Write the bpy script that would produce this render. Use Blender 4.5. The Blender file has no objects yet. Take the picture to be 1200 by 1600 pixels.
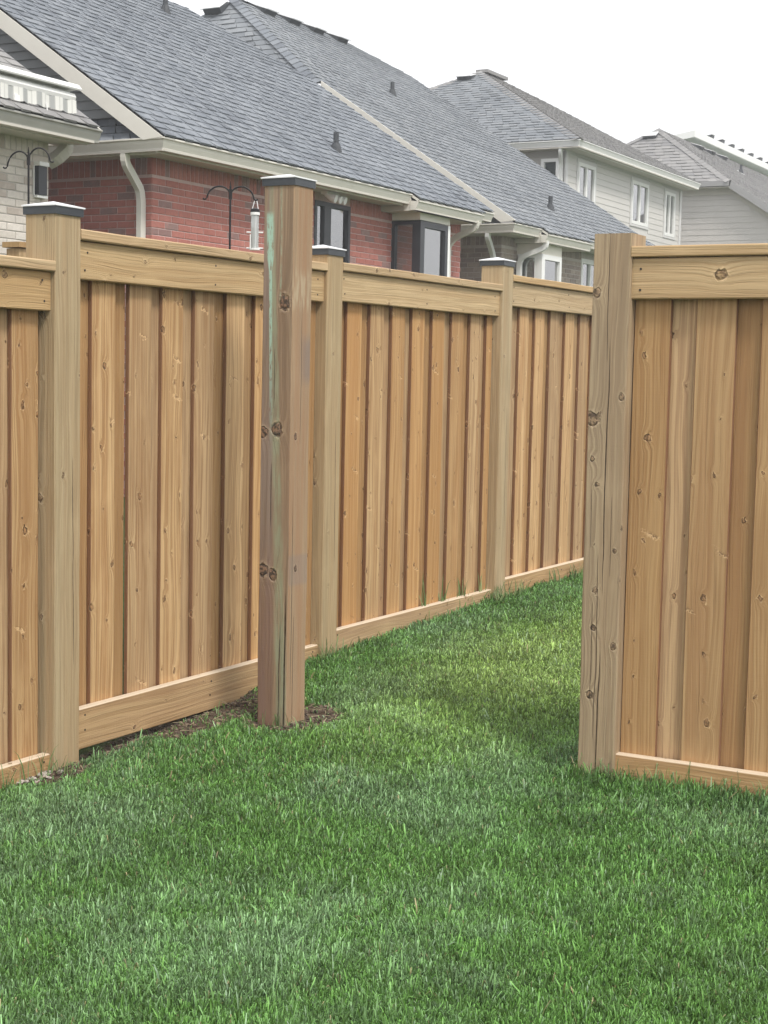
import bpy, bmesh, math, random
import numpy as np
from mathutils import Vector, Matrix
R = math.radians
random.seed(7); rng = np.random.default_rng(11)
sc = bpy.context.scene
COL = sc.collection

# ---------------------------------------------------------------- camera
YAW, PITCH, ROLL, FPX = R(28.87), R(5.10), R(1.19), 2455.0
fwd = Vector((-math.sin(YAW)*math.cos(PITCH), math.cos(YAW)*math.cos(PITCH), -math.sin(PITCH)))
rt = Vector((math.cos(YAW), math.sin(YAW), 0)); up = rt.cross(fwd)
r2 = math.cos(ROLL)*rt + math.sin(ROLL)*up
u2 = -math.sin(ROLL)*rt + math.cos(ROLL)*up
cam_d = bpy.data.cameras.new('camera'); cam = bpy.data.objects.new('camera', cam_d); COL.objects.link(cam)
cam.matrix_world = Matrix(((r2.x, u2.x, -fwd.x, 0), (r2.y, u2.y, -fwd.y, 0), (r2.z, u2.z, -fwd.z, 0), (0, 0, 0, 1)))
cam_d.sensor_fit = 'VERTICAL'; cam_d.sensor_height = 36.0; cam_d.lens = FPX/1600*36.0
cam_d.clip_start = 0.05; cam_d.clip_end = 2000
sc.camera = cam

# ---------------------------------------------------------------- light
SUN_EL, SUN_AZ_VEC = R(52), Vector((0.86, -0.50, 0)).normalized()     # light comes from the right, a little from behind
world = bpy.data.worlds.new("World"); sc.world = world; world.use_nodes = True
nt = world.node_tree; nt.nodes.clear()
sky = nt.nodes.new('ShaderNodeTexSky'); sky.sky_type = 'NISHITA'; sky.sun_disc = False
sky.sun_elevation = SUN_EL; sky.sun_rotation = math.atan2(SUN_AZ_VEC.x, SUN_AZ_VEC.y)
sky.air_density = 1.0; sky.dust_density = 3.0
hs = nt.nodes.new('ShaderNodeHueSaturation'); hs.inputs['Saturation'].default_value = 0.15
mx = nt.nodes.new('ShaderNodeMix'); mx.data_type = 'RGBA'; mx.inputs[0].default_value = 0.86
mx.inputs[7].default_value = (10.0, 10.1, 10.35, 1)                    # even overcast
bg = nt.nodes.new('ShaderNodeBackground'); bg.inputs[1].default_value = 0.100
wo = nt.nodes.new('ShaderNodeOutputWorld')
nt.links.new(sky.outputs[0], hs.inputs['Color']); nt.links.new(hs.outputs[0], mx.inputs[6])
nt.links.new(mx.outputs[2], bg.inputs[0]); nt.links.new(bg.outputs[0], wo.inputs[0])
sd = bpy.data.lights.new('sun', 'SUN'); sd.energy = 1.9; sd.angle = R(12); sd.color = (1.0, 0.95, 0.88)
sun = bpy.data.objects.new('sun', sd); COL.objects.link(sun)
sv = Vector((SUN_AZ_VEC.x*math.cos(SUN_EL), SUN_AZ_VEC.y*math.cos(SUN_EL), math.sin(SUN_EL)))
sun.rotation_euler = sv.to_track_quat('Z', 'Y').to_euler(); sun.location = sv*30
sc.view_settings.view_transform = 'Standard'; sc.view_settings.look = 'None'
sc.view_settings.gamma = 1.0; sc.view_settings.use_curve_mapping = False
sc.view_settings.exposure = 0.52
sc.cycles.max_bounces = 6; sc.cycles.diffuse_bounces = 3; sc.cycles.glossy_bounces = 3
sc.cycles.transmission_bounces = 4

# ---------------------------------------------------------------- material helper
class N:
    def __init__(s, name):
        s.m = bpy.data.materials.new(name); s.m.use_nodes = True
        s.t = s.m.node_tree; s.t.nodes.clear()
        s.out = s.t.nodes.new('ShaderNodeOutputMaterial')
        s.b = s.t.nodes.new('ShaderNodeBsdfPrincipled'); s.t.links.new(s.b.outputs[0], s.out.inputs[0])
    def set(s, sock, v):
        if v is None: return
        if hasattr(v, 'is_linked') or hasattr(v, 'links'): s.t.links.new(v, sock)
        else:
            if isinstance(v, tuple) and len(v) == 3 and sock.type == 'RGBA': v = v+(1,)
            sock.default_value = v
    def p(s, name, v): s.set(s.b.inputs[name], v)
    def math(s, op, a, b=None, c=None, clamp=False):
        n = s.t.nodes.new('ShaderNodeMath'); n.operation = op; n.use_clamp = clamp
        s.set(n.inputs[0], a)
        if b is not None: s.set(n.inputs[1], b)
        if c is not None: s.set(n.inputs[2], c)
        return n.outputs[0]
    def add(s, a, b): return s.math('ADD', a, b)
    def mul(s, a, b): return s.math('MULTIPLY', a, b)
    def sub(s, a, b): return s.math('SUBTRACT', a, b)
    def mix(s, f, a, b, mode='MIX'):
        n = s.t.nodes.new('ShaderNodeMix'); n.data_type = 'RGBA'; n.blend_type = mode
        s.set(n.inputs[0], f); s.set(n.inputs[6], a); s.set(n.inputs[7], b); return n.outputs[2]
    def comb(s, x, y, z):
        n = s.t.nodes.new('ShaderNodeCombineXYZ'); s.set(n.inputs[0], x); s.set(n.inputs[1], y); s.set(n.inputs[2], z); return n.outputs[0]
    def sep(s, v):
        n = s.t.nodes.new('ShaderNodeSeparateXYZ'); s.set(n.inputs[0], v); return n.outputs
    def noise(s, v, scale=5, detail=2, rough=0.5, dist=0.0):
        n = s.t.nodes.new('ShaderNodeTexNoise'); s.set(n.inputs['Vector'], v)
        n.inputs['Scale'].default_value = scale; n.inputs['Detail'].default_value = detail
        n.inputs['Roughness'].default_value = rough; n.inputs['Distortion'].default_value = dist
        return n.outputs['Fac']
    def voro(s, v, scale=1, rand=1.0, dim='2D'):
        n = s.t.nodes.new('ShaderNodeTexVoronoi'); n.voronoi_dimensions = dim; s.set(n.inputs['Vector'], v)
        n.inputs['Scale'].default_value = scale; n.inputs['Randomness'].default_value = rand
        return n.outputs['Distance'], n.outputs['Color']
    def ramp(s, f, stops, interp='LINEAR'):
        n = s.t.nodes.new('ShaderNodeValToRGB'); s.set(n.inputs[0], f); n.color_ramp.interpolation = interp
        e = n.color_ramp.elements
        while len(e) < len(stops): e.new(0.5)
        for k, (pos, c) in enumerate(stops):
            e[k].position = pos; e[k].color = c+(1,) if len(c) == 3 else c
        return n.outputs[0]
    def smooth(s, v, lo, hi):       # 0 at lo -> 1 at hi (lo may exceed hi)
        n = s.t.nodes.new('ShaderNodeMapRange'); n.interpolation_type = 'SMOOTHSTEP'
        s.set(n.inputs[0], v); s.set(n.inputs[1], lo); s.set(n.inputs[2], hi)
        return n.outputs[0]
    def objc(s):
        n = s.t.nodes.new('ShaderNodeTexCoord'); return n.outputs['Object']
    def rand(s):
        n = s.t.nodes.new('ShaderNodeObjectInfo'); return n.outputs['Random']
    def attr(s, name):
        n = s.t.nodes.new('ShaderNodeAttribute'); n.attribute_name = name; return n
    def geo(s, k='Position'):
        n = s.t.nodes.new('ShaderNodeNewGeometry'); return n.outputs[k]
    def bump(s, h, strength=0.3, dist=0.002):
        n = s.t.nodes.new('ShaderNodeBump'); n.inputs['Strength'].default_value = strength
        n.inputs['Distance'].default_value = dist; s.set(n.inputs['Height'], h)
        s.t.links.new(n.outputs[0], s.b.inputs['Normal'])

def wood(name, light, dark, red, axis='Z', knots_p=0.45, vary=0.5, green=0.0, knots=(), cracks=(), ksize=1.0,
         extra=None, grainF=70, useed=True, spike=0, contrast=1.15, kdens=1.25, kstr=.72, knotc=(.10, .052, .028)):
    """sawn softwood: streaky grain that bends round knots, per-board tone, checks"""
    n = N(name); v = n.objc(); x, y, z = n.sep(v)
    if axis == 'Z': a, b, L = x, y, z
    elif axis == 'Y': a, b, L = z, x, y
    else: a, b, L = z, y, x
    rnd = n.rand()
    r37 = n.mul(rnd, 37.0) if useed else 0.0
    r91 = n.math('FRACT', n.mul(rnd, 91.7)) if useed else 0.35
    r53 = n.math('FRACT', n.mul(rnd, 53.3)) if useed else 0.6
    u0 = n.add(a, b)
    u = n.add(u0, r37); Lr = n.add(L, n.mul(r37, 1.7) if useed else 0.0)
    # slow wander of the grain
    w1 = n.noise(n.comb(n.mul(u, 5.0), n.mul(Lr, 1.1), 3.1), 1.0, 2)
    w1 = n.mul(n.sub(w1, .5), 0.075)
    # knots
    kn = n.noise(n.comb(u, Lr, 0.0), 38, 1)
    kn2 = n.noise(n.comb(u, Lr, 4.0), 70, 2, .6)
    kx = n.add(n.mul(u, 9.5), n.mul(n.sub(kn, .5), .24)); kl = n.add(n.mul(Lr, 7.6), n.mul(n.sub(kn2, .5), .22))
    d, c = n.voro(n.comb(kx, kl, 0.0), 1.0)
    cr, cg, cb = n.sep(c)
    on = n.math('LESS_THAN', cr, knots_p*kdens)
    rad = n.add(0.028*ksize, n.mul(n.mul(cg, cg), 0.06*ksize))
    dd = n.math('DIVIDE', d, rad)                         # 1 at the knot's rim
    dd = n.add(dd, n.mul(n.sub(1.0, on), 50.0))
    # explicit knots (u, L, r)
    for (ku, kL, kr) in knots:
        ex = n.math('DIVIDE', n.sub(u0, ku), kr); ez = n.math('DIVIDE', n.sub(L, kL), kr*1.25)
        e = n.math('SQRT', n.add(n.mul(ex, ex), n.mul(ez, ez)))
        e = n.add(e, n.add(n.mul(n.sub(kn, .5), 1.0), n.mul(n.sub(kn2, .5), .7)))
        dd = n.math('MINIMUM', dd, e)
    bend = n.math('EXPONENT', n.mul(n.mul(dd, dd), -0.16))
    g_u = n.add(n.add(u, w1), n.mul(bend, 0.020))
    fine = n.noise(n.comb(n.mul(g_u, grainF*2.6), n.mul(Lr, 3.0), 0.0), 1.0, 3, .6)
    rings = n.noise(n.comb(n.mul(g_u, grainF), n.mul(Lr, .9), 7.0), 1.0, 2, .5)
    wave = n.math('SINE', n.mul(g_u, grainF*7.5)); 
    wamp = n.smooth(n.noise(n.comb(n.mul(u, 9.0), n.mul(Lr, .8), 5.0), 1.0, 1), .45, .7)
    g = n.add(n.mul(rings, .55), n.mul(fine, .38)); g = n.add(g, n.mul(n.mul(wave, wamp), .045))
    g = n.smooth(g, .37, .57)
    col = n.mix(g, dark, light)
    # broad tone bands (heartwood / sapwood) and blotches
    band = n.noise(n.comb(n.mul(n.add(u, w1), 13.0), n.mul(Lr, .35), 11.0), 1.0, 2)
    col = n.mix(n.mul(n.smooth(band, .45, .72), .55*contrast), col, red)
    blot = n.noise(n.comb(n.mul(u, 9.0), n.mul(Lr, 3.2), 2.0), 1.0, 3, .6)
    col = n.mix(n.mul(n.smooth(blot, .5, .8), .30*contrast), col, tuple(min(1, q*1.25) for q in light))
    mott = n.noise(n.comb(n.mul(u, 60.0), n.mul(Lr, 22.0), 2.0), 1.0, 3, .7)
    col = n.mix(n.mul(n.smooth(mott, .55, .8), .18), col, dark)
    str_ = n.noise(n.comb(n.mul(g_u, 210.0), n.mul(Lr, 2.2), 17.0), 1.0, 2, .6)
    col = n.mix(n.mul(n.smooth(str_, .56, .74), .42*contrast), col, tuple(q*.62 for q in dark))
    st2 = n.noise(n.comb(n.mul(g_u, 120.0), n.mul(Lr, 1.3), 27.0), 1.0, 2, .6)
    col = n.mix(n.mul(n.smooth(st2, .57, .75), .40*contrast), col, tuple(min(1, q*1.35) for q in light))
    # per-board tone
    if useed:
        col = n.mix(n.mul(n.smooth(r91, .35, 1.0), vary), col, red)
        hsv = n.t.nodes.new('ShaderNodeHueSaturation'); n.set(hsv.inputs['Color'], col)
        n.set(hsv.inputs['Value'], n.add(1.0-.13*vary*2, n.mul(r53, .26*vary*2)))
        n.set(hsv.inputs['Saturation'], n.add(.95, n.mul(r91, .14)))
        col = hsv.outputs[0]
    if green:
        gm = n.noise(n.comb(n.mul(u, 14.0), n.mul(Lr, .7), 21.0), 1.0, 3, .6)
        col = n.mix(n.mul(n.smooth(gm, .4, .65), green), col, (.30, .33, .22))
    crackmask = None
    ext_h = None
    if extra: col = extra(n, col, a, b, L, dd)
    if spike:                                   # long sideways (spike) knots: a dark slash with a pale torn edge below
        ds, cs_ = n.voro(n.comb(n.mul(u, 9.0), n.add(n.mul(Lr, 44.0), n.add(n.mul(u, 14.0), n.mul(kn2, 2.2))), 3.0), 1.0)
        s1, s2, s3 = n.sep(cs_); son = n.math('LESS_THAN', s1, spike)
        sl_ = n.mul(n.smooth(ds, .30, .12), son); col = n.mix(n.mul(n.mul(sl_, n.smooth(kn2, .35, .6)), .75), col, tuple(q*.5 for q in red))
        ds2, _ = n.voro(n.comb(n.mul(u, 9.0), n.add(n.mul(n.add(Lr, .006), 44.0), n.add(n.mul(u, 14.0), n.mul(kn2, 2.2))), 3.0), 1.0)
        sl2_ = n.mul(n.smooth(ds2, .34, .15), n.mul(son, n.sub(1.0, sl_))); col = n.mix(n.mul(sl2_, .55), col, tuple(min(1, q*1.5+.04) for q in light))
    halo = n.mul(n.smooth(dd, 1.9, 1.1), n.smooth(dd, .95, 1.25))
    col = n.mix(n.mul(n.mul(halo, n.smooth(kn2, .40, .65)), .5), col, tuple(min(1, q*1.55+.04) for q in light))
    core = n.smooth(dd, 1.12, .8)
    spl = n.noise(n.comb(n.mul(u, 90.0), n.mul(Lr, 60.0), 2.0), 1.0, 2)
    kc = n.mix(n.smooth(spl, .40, .58), knotc, tuple(q*.95 for q in red))
    col = n.mix(n.mul(core, kstr), col, kc)
    rim = n.mul(n.smooth(dd, .62, .95), n.smooth(dd, 1.25, .98))
    col = n.mix(n.mul(n.mul(rim, n.smooth(kn, .38, .6)), .8), col, tuple(q*.45 for q in knotc))
    h = n.sub(n.mul(g, .35), n.mul(n.mul(rim, 1.3), 1.0))
    h = n.add(h, n.mul(fine, .3)); h = n.sub(h, n.mul(n.smooth(str_, .56, .74), .5)); h = n.add(h, n.mul(n.mul(halo, kn2), .8)); h = n.add(h, n.mul(n.noise(n.comb(n.mul(u, 6.0), n.mul(Lr, 160.0), 1.0), 1.0, 2), .22))
    cw = n.noise(n.comb(3.0, n.mul(L, 1.5), 1.0), 1.0, 4, .38)
    cf = n.noise(n.comb(9.0, n.mul(L, 38.0), 1.0), 1.0, 2)
    for (cu, l0, l1, w, wob) in cracks:
        c0 = n.add(cu, n.mul(n.sub(cw, .5), wob))
        dist = n.math('ABSOLUTE', n.sub(u0, c0))
        mid, half = (l0+l1)/2, (l1-l0)/2
        fade = n.smooth(n.math('ABSOLUTE', n.sub(L, mid)), half, half*.55)
        ww = n.mul(n.mul(fade, w), n.add(.35, cf))
        cm = n.mul(n.smooth(dist, n.add(ww, .0007), n.mul(ww, .4)), n.smooth(fade, 0.0, .12))
        crackmask = cm if crackmask is None else n.math('MAXIMUM', crackmask, cm)
    if crackmask is not None:
        col = n.mix(n.mul(crackmask, .93), col, (.035, .022, .014))
        h = n.sub(h, n.mul(crackmask, 3.0))
    n.p('Base Color', col); n.p('Roughness', .72); n.p('Specular IOR Level', .25)
    n.bump(h, .8, .0022)
    return n.m

def plain(name, col, rough=.6, metal=0.0, var=.0, nscale=8.0, spec=.4, var_col=None):
    n = N(name)
    if var:
        f = n.noise(n.objc(), nscale, 4, .6)
        c = n.mix(n.mul(n.smooth(f, .35, .75), var), col, var_col or tuple(q*.6 for q in col))
    else: c = col
    n.p('Base Color', c); n.p('Roughness', rough); n.p('Metallic', metal); n.p('Specular IOR Level', spec)
    return n.m

# ---------------------------------------------------------------- mesh helpers
class MB:
    """collects faces with a per-face random value"""
    def __init__(s): s.v = []; s.f = []; s.r = []
    def poly(s, pts, r=None):
        k = len(s.v); s.v += [tuple(p) for p in pts]; s.f.append(tuple(range(k, k+len(pts)))); s.r.append(random.random() if r is None else r)
    def raw(s, vs, fs, r=None):
        k = len(s.v); s.v += [tuple(p) for p in vs]; r = random.random() if r is None else r
        for f in fs: s.f.append(tuple(i+k for i in f)); s.r.append(r)
    def box(s, x0, x1, y0, y1, z0, z1, r=None, M=None):
        vs = [Vector(p) for p in ((x0, y0, z0), (x1, y0, z0), (x1, y1, z0), (x0, y1, z0), (x0, y0, z1), (x1, y0, z1), (x1, y1, z1), (x0, y1, z1))]
        if M is not None: vs = [M @ p for p in vs]
        s.raw(vs, ((0, 3, 2, 1), (4, 5, 6, 7), (0, 1, 5, 4), (1, 2, 6, 5), (2, 3, 7, 6), (3, 0, 4, 7)), r)
    def cbox(s, x0, x1, y0, y1, z0, z1, c=.003, axis='Z', r=None, seg=1, wob=0.0):
        """box with chamfered long edges, along axis"""
        def prof(x0, x1, y0, y1): return [(x0+c, y0), (x1-c, y0), (x1, y0+c), (x1, y1-c), (x1-c, y1), (x0+c, y1), (x0, y1-c), (x0, y0+c)]
        if axis == 'Z': pr, l0, l1, mp = prof(x0, x1, y0, y1), z0, z1, (lambda a, b, l: (a, b, l))
        elif axis == 'Y': pr, l0, l1, mp = prof(x0, x1, z0, z1), y0, y1, (lambda a, b, l: (a, l, b))
        else: pr, l0, l1, mp = prof(y0, y1, z0, z1), x0, x1, (lambda a, b, l: (l, a, b))
        vs = []; 
        for k in range(seg+1):
            l = l0+(l1-l0)*k/seg
            wx, wy = random.uniform(-wob, wob), random.uniform(-wob, wob)
            if l0+.0 == l: pass
            vs += [mp(a+wx+random.uniform(-wob, wob)*.5, b+wy+random.uniform(-wob, wob)*.5, l) for a, b in pr]
        fs = []
        for k in range(seg):
            for i in range(8): fs.append((k*8+i, k*8+(i+1) % 8, (k+1)*8+(i+1) % 8, (k+1)*8+i))
        fs.append(tuple(range(7, -1, -1))); fs.append(tuple(seg*8+i for i in range(8)))
        s.raw(vs, fs, r)
    def tube(s, pts, rad, sides=8, r=None, rect=None, upv=None):
        """sweep; rect=(w,d) gives a rectangular section"""
        pts = [Vector(p) for p in pts]; vs = []; fs = []
        n_ = sides if rect is None else 4
        for i, p in enumerate(pts):
            t = (pts[min(i+1, len(pts)-1)]-pts[max(i-1, 0)]).normalized()
            ref = Vector(upv) if upv is not None else (Vector((0, 0, 1)) if abs(t.z) < .9 else Vector((1, 0, 0)))
            a = t.cross(ref).normalized(); b = a.cross(t).normalized()
            rr = rad[i] if isinstance(rad, (list, tuple)) else rad
            for k in range(n_):
                if rect is None:
                    an = 2*math.pi*k/n_; vs.append(p+a*math.cos(an)*rr+b*math.sin(an)*rr)
                else:
                    sx, sy = ((-1, -1), (1, -1), (1, 1), (-1, 1))[k]; vs.append(p+a*sx*rect[0]/2+b*sy*rect[1]/2)
        for i in range(len(pts)-1):
            for k in range(n_): fs.append((i*n_+k, i*n_+(k+1) % n_, (i+1)*n_+(k+1) % n_, (i+1)*n_+k))
        fs.append(tuple(range(n_-1, -1, -1))); fs.append(tuple((len(pts)-1)*n_+k for k in range(n_)))
        s.raw(vs, fs, r)
    def mesh(s, name):
        me = bpy.data.meshes.new(name); me.from_pydata(s.v, [], s.f); me.update()
        at = me.attributes.new('rnd', 'FLOAT', 'FACE'); at.data.foreach_set('value', s.r)
        bm = bmesh.new(); bm.from_mesh(me); bmesh.ops.recalc_face_normals(bm, faces=bm.faces); bm.to_mesh(me); bm.free()
        return me
    def build(s, name, mat, parent=None, loc=(0, 0, 0), smooth=False, kind=None):
        me = s.mesh(name); me.materials.append(mat)
        o = bpy.data.objects.new(name, me); COL.objects.link(o); o.location = loc
        if parent is not None: o.parent = parent
        if smooth:
            for p in me.polygons: p.use_smooth = True
        if kind: o['kind'] = kind
        return o

def root(name, loc, label, cat, group=None):
    o = bpy.data.objects.new(name, None); COL.objects.link(o); o.location = loc; o.empty_display_size = .2
    o['label'] = label; o['category'] = cat
    if group: o['group'] = group
    return o
def local(o):                      # world -> thing-local shift (things are only translated)
    l = o.location; return (lambda x, y, z: (x-l.x, y-l.y, z-l.z))
def inst(name, me, parent, loc, rot=(0, 0, 0), scale=(1, 1, 1)):
    o = bpy.data.objects.new(name, me); COL.objects.link(o); o.parent = parent; o.location = loc
    o.rotation_euler = rot; o.scale = scale; return o

# ---------------------------------------------------------------- materials
LIGHT, DARK, RED = (.585, .395, .21), (.37, .215, .10), (.40, .215, .095)
EDGE = lambda half: (lambda n, c, a, b, L, dd: n.mix(n.mul(n.smooth(n.math('MAXIMUM', n.math('ABSOLUTE', b), n.math('ABSOLUTE', a)), half-.003, half-.0015), .88), c, (.20, .098, .052)))
M_board = wood('fence_board_wood', LIGHT, DARK, RED, knots_p=.62, vary=.6, extra=EDGE(.07), ksize=1.1, spike=.022)
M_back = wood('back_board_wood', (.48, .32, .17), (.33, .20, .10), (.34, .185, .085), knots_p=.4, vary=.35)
M_boardR = wood('right_board_wood', (.53, .36, .195), (.38, .235, .12), (.39, .225, .115), knots_p=.50, vary=.28, ksize=1.0, extra=EDGE(.07), spike=.018)
M_rail = wood('rail_wood', (.56, .415, .24), (.44, .31, .17), (.45, .29, .15), axis='Y', knots_p=.36, vary=.3)
M_kick = wood('kick_wood', (.52, .36, .20), (.38, .25, .13), (.37, .22, .12), axis='Y', knots_p=.35, vary=.3, extra=lambda n, c, a, b, L, dd: n.mix(n.mul(n.smooth(a, -.006, -.001), .75), c, (.74, .64, .50)))  # top edge painted paler, as if lit by the sky
M_railX = wood('right_rail_wood', (.54, .39, .22), (.44, .30, .16), (.43, .28, .14), axis='X', knots_p=.25, vary=.25,
               knots=((5.0, 0, 1),)[:0], grainF=55)
M_kickX = wood('right_kick_wood', (.52, .36, .20), (.38, .25, .13), (.37, .22, .12), axis='X', knots_p=.3, vary=.25, extra=lambda n, c, a, b, L, dd: n.mix(n.mul(n.smooth(a, -.006, -.001), .75), c, (.74, .64, .50)))  # light on the upper edge is put into the wood colour
M_post = wood('treated_post_wood', (.48, .37, .235), (.355, .26, .155), (.41, .285, .165), knots_p=.24, vary=.2, green=.10,
              cracks=((.03+.07, .35, 1.15, .0016, .04),), ksize=1.2)
def gate_extra(n, col, a, b, L, dd):
    # -Y face (b = -.07): purple-grey left, green resin streak, brown right; +X face red-brown
    front = n.math('LESS_THAN', b, -.066)
    s1 = n.noise(n.comb(n.mul(a, 30.0), n.mul(L, 1.6), 4.0), 1.0, 3, .6)
    purple = n.mul(n.smooth(a, .012, -.03), n.smooth(s1, .3, .55))
    col = n.mix(n.mul(n.mul(purple, front), .75), col, n.mix(s1, (.17, .115, .095), (.33, .255, .215)))
    low = n.mul(n.smooth(L, .95, .35), n.smooth(a, .012, -.012))
    col = n.mix(n.mul(n.mul(low, front), .65), col, (.225, .125, .088))
    wv = n.noise(n.comb(2.0, n.mul(L, 2.6), 1.0), 1.0, 2)
    # lower green band: drifts right going down
    cg = n.add(n.add(-.034, n.mul(n.sub(2.10, L), .038)), n.mul(n.sub(wv, .5), .02))
    da = n.math('ABSOLUTE', n.sub(a, cg))
    wid = n.add(.012, n.mul(n.sub(2.12, L), .009))
    gb = n.mul(n.smooth(n.math('DIVIDE', da, wid), 1.15, .5), n.add(.35, n.mul(.65, n.smooth(n.noise(n.comb(n.mul(a, 50.0), n.mul(L, 5.0), 8.0), 1.0, 3, .7), .38, .6))))
    col = n.mix(n.mul(n.mul(gb, front), .72), col, (.31, .34, .225))
    # green paint smear near the top
    pn = n.noise(n.comb(n.mul(a, 130.0), n.mul(L, 22.0), 4.0), 1.0, 3, .7)
    da2 = n.math('ABSOLUTE', n.sub(a, n.add(-.041, n.mul(n.sub(2.02, L), .022))))
    wide = n.add(.006, n.mul(n.smooth(L, 1.78, 1.86), .007))
    pm = n.mul(n.smooth(n.math('DIVIDE', da2, n.mul(wide, 1.25)), 1.2, .6), n.mul(n.smooth(L, .95, 1.7), n.smooth(L, 2.03, 2.0)))
    pm = n.mul(pm, n.smooth(pn, .36, .5))
    col = n.mix(n.mul(n.mul(pm, front), .85), col, (.38, .58, .46))
    da3 = n.math('ABSOLUTE', n.sub(a, n.add(.012, n.mul(n.sub(wv, .5), .015))))
    p3 = n.mul(n.smooth(da3, .006, .002), n.mul(n.smooth(L, 1.62, 1.75), n.smooth(pn, .35, .6)))
    col = n.mix(n.mul(n.mul(p3, front), .6), col, (.33, .43, .31))
    side = n.math('GREATER_THAN', a, .066)
    red = n.smooth(n.noise(n.comb(n.mul(b, 26.0), n.mul(L, 1.0), 9.0), 1.0, 3, .6), .38, .62)
    col = n.mix(n.mul(side, .6), col, (.39, .265, .16)); col = n.mix(n.mul(n.mul(red, side), .7), col, (.33, .19, .105))
    pat = n.mul(n.smooth(n.math('ABSOLUTE', n.sub(L, 1.45)), .12, .05), n.smooth(b, -.03, .04))
    col = n.mix(n.mul(n.mul(pat, side), .55), col, (.19, .155, .145))
    bb = n.smooth(n.math('ABSOLUTE', n.sub(L, .62)), .07, .05)
    col = n.mix(n.mul(n.mul(bb, side), .4), col, (.24, .20, .18))
    tp = n.mul(n.smooth(n.math('ABSOLUTE', n.sub(L, 1.72)), .10, .04), n.smooth(n.noise(n.comb(n.mul(b, 60.), n.mul(L, 9.), 0.), 1., 2), .4, .6))
    col = n.mix(n.mul(n.mul(tp, side), .5), col, (.50, .42, .29))
    return col
KB = -.07
M_gate = wood('gate_post_wood', (.345, .255, .165), (.215, .15, .095), (.27, .16, .10), knots_p=.0, vary=0, useed=False, extra=gate_extra, grainF=55, kstr=.92, knotc=(.055, .04, .03),
              knots=((.032+KB, 1.67, .022), (.005+KB, 1.175, .022), (-.058+KB, 1.165, .018), (-.052+KB, .615, .022), (-.004+KB, .60, .018),
                     (.07-.035, 1.15, .010), (.07-.02, .625, .010)),
              cracks=((-.018+KB, .78, 1.05, .0016, .012), (.055+KB, -.1, .55, .004, .02), (.03+KB, -.1, .42, .0022, .03), (-.01+KB, 1.25, 1.5, .0009, .01),
                      (.07-.045, .1, .95, .0013, .012), (.07+.0, 1.1, 1.7, .0009, .012), (.07-.03, -.1, .45, .0015, .015)))
M_rpost = wood('right_post_wood', knotc=(.07, .045, .03), kstr=.85, light=(.42, .32, .205), dark=(.30, .22, .14), red=(.33, .225, .135), knots_p=.10, vary=0, useed=False, grainF=60,
               knots=((-.052+KB, 1.70, .013), (-.053+KB, 1.26, .020), (.052+KB, 1.34, .010), (-.05+KB, 1.12, .008), (-.025+KB, .52, .010), (.052+KB, .46, .010), (.045+KB, .80, .007), (-.03+KB, .28, .012)),
               cracks=((.004+KB, .62, 1.55, .0019, .045), (-.006+KB, 1.45, 1.93, .0009, .05), (-.015+KB, .1, .8, .0011, .05), (-.032+KB, .25, .62, .0008, .03), (.0+KB, -.1, .45, .0022, .04),
                       (.03+KB, .7, 1.0, .0006, .02), (-.045+KB, .8, 1.02, .0006, .02)))
M_nb = wood('neighbour_wood', (.50, .36, .2), (.38, .26, .13), (.36, .22, .11), knots_p=.2)
M_capblk = plain('cap_black_metal', (.035, .04, .047), .38, 0.0, var=.25, var_col=(.10, .11, .12))
M_capsky = plain('cap_sky_sheen', (.80, .81, .83), .35, 0.0)  # sky reflection on the black cap, painted as plain white

def brick_mat(name, src, base, base2, odd, odd2, oddp, nvar=.35):
    n = N(name)
    r = n.rand() if src == 'obj' else n.attr('rnd').outputs['Fac']
    r2 = n.math('FRACT', n.mul(r, 57.3)); 
    c = n.mix(r2, base, base2)
    o = n.mix(n.math('FRACT', n.mul(r, 133.1)), odd, odd2)
    c = n.mix(n.mul(n.math('GREATER_THAN', r, 1-oddp), .8), c, o)
    f = n.noise(n.geo(), 38, 4, .65)
    c = n.mix(n.mul(n.smooth(f, .35, .7), nvar), c, tuple(q*.62 for q in base))
    f2 = n.noise(n.geo(), 9, 3, .6)
    c = n.mix(n.mul(n.smooth(f2, .5, .75), .25), c, tuple(min(1, q*1.4) for q in base2))
    n.p('Base Color', c); n.p('Roughness', .9); n.p('Specular IOR Level', .2); n.bump(f, .4, .003)
    return n.m
RB = ((.43, .165, .135), (.49, .205, .17), (.22, .165, .16), (.30, .235, .22), .17)
M_redO, M_redF = brick_mat('red_brick_single', 'obj', *RB), brick_mat('red_brick_course', 'face', *RB)
WB = ((.60, .55, .49), (.70, .65, .59), (.42, .36, .31), (.50, .42, .36), .2)
M_whtO, M_whtF = brick_mat('pale_brick_single', 'obj', *WB, .2), brick_mat('pale_brick_course', 'face', *WB, .2)
BB = ((.37, .305, .26), (.44, .37, .315), (.29, .24, .215), (.33, .27, .24), .3)
M_brnF = brick_mat('brown_brick_course', 'face', *BB)
M_mortR = plain('pink_mortar', (.60, .44, .41), .95, var=.3, nscale=20)
M_mortW = plain('grey_mortar', (.50, .47, .43), .95, var=.3, nscale=20)
M_mortB = plain('brown_mortar', (.52, .47, .43), .95, var=.3, nscale=20)
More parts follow.
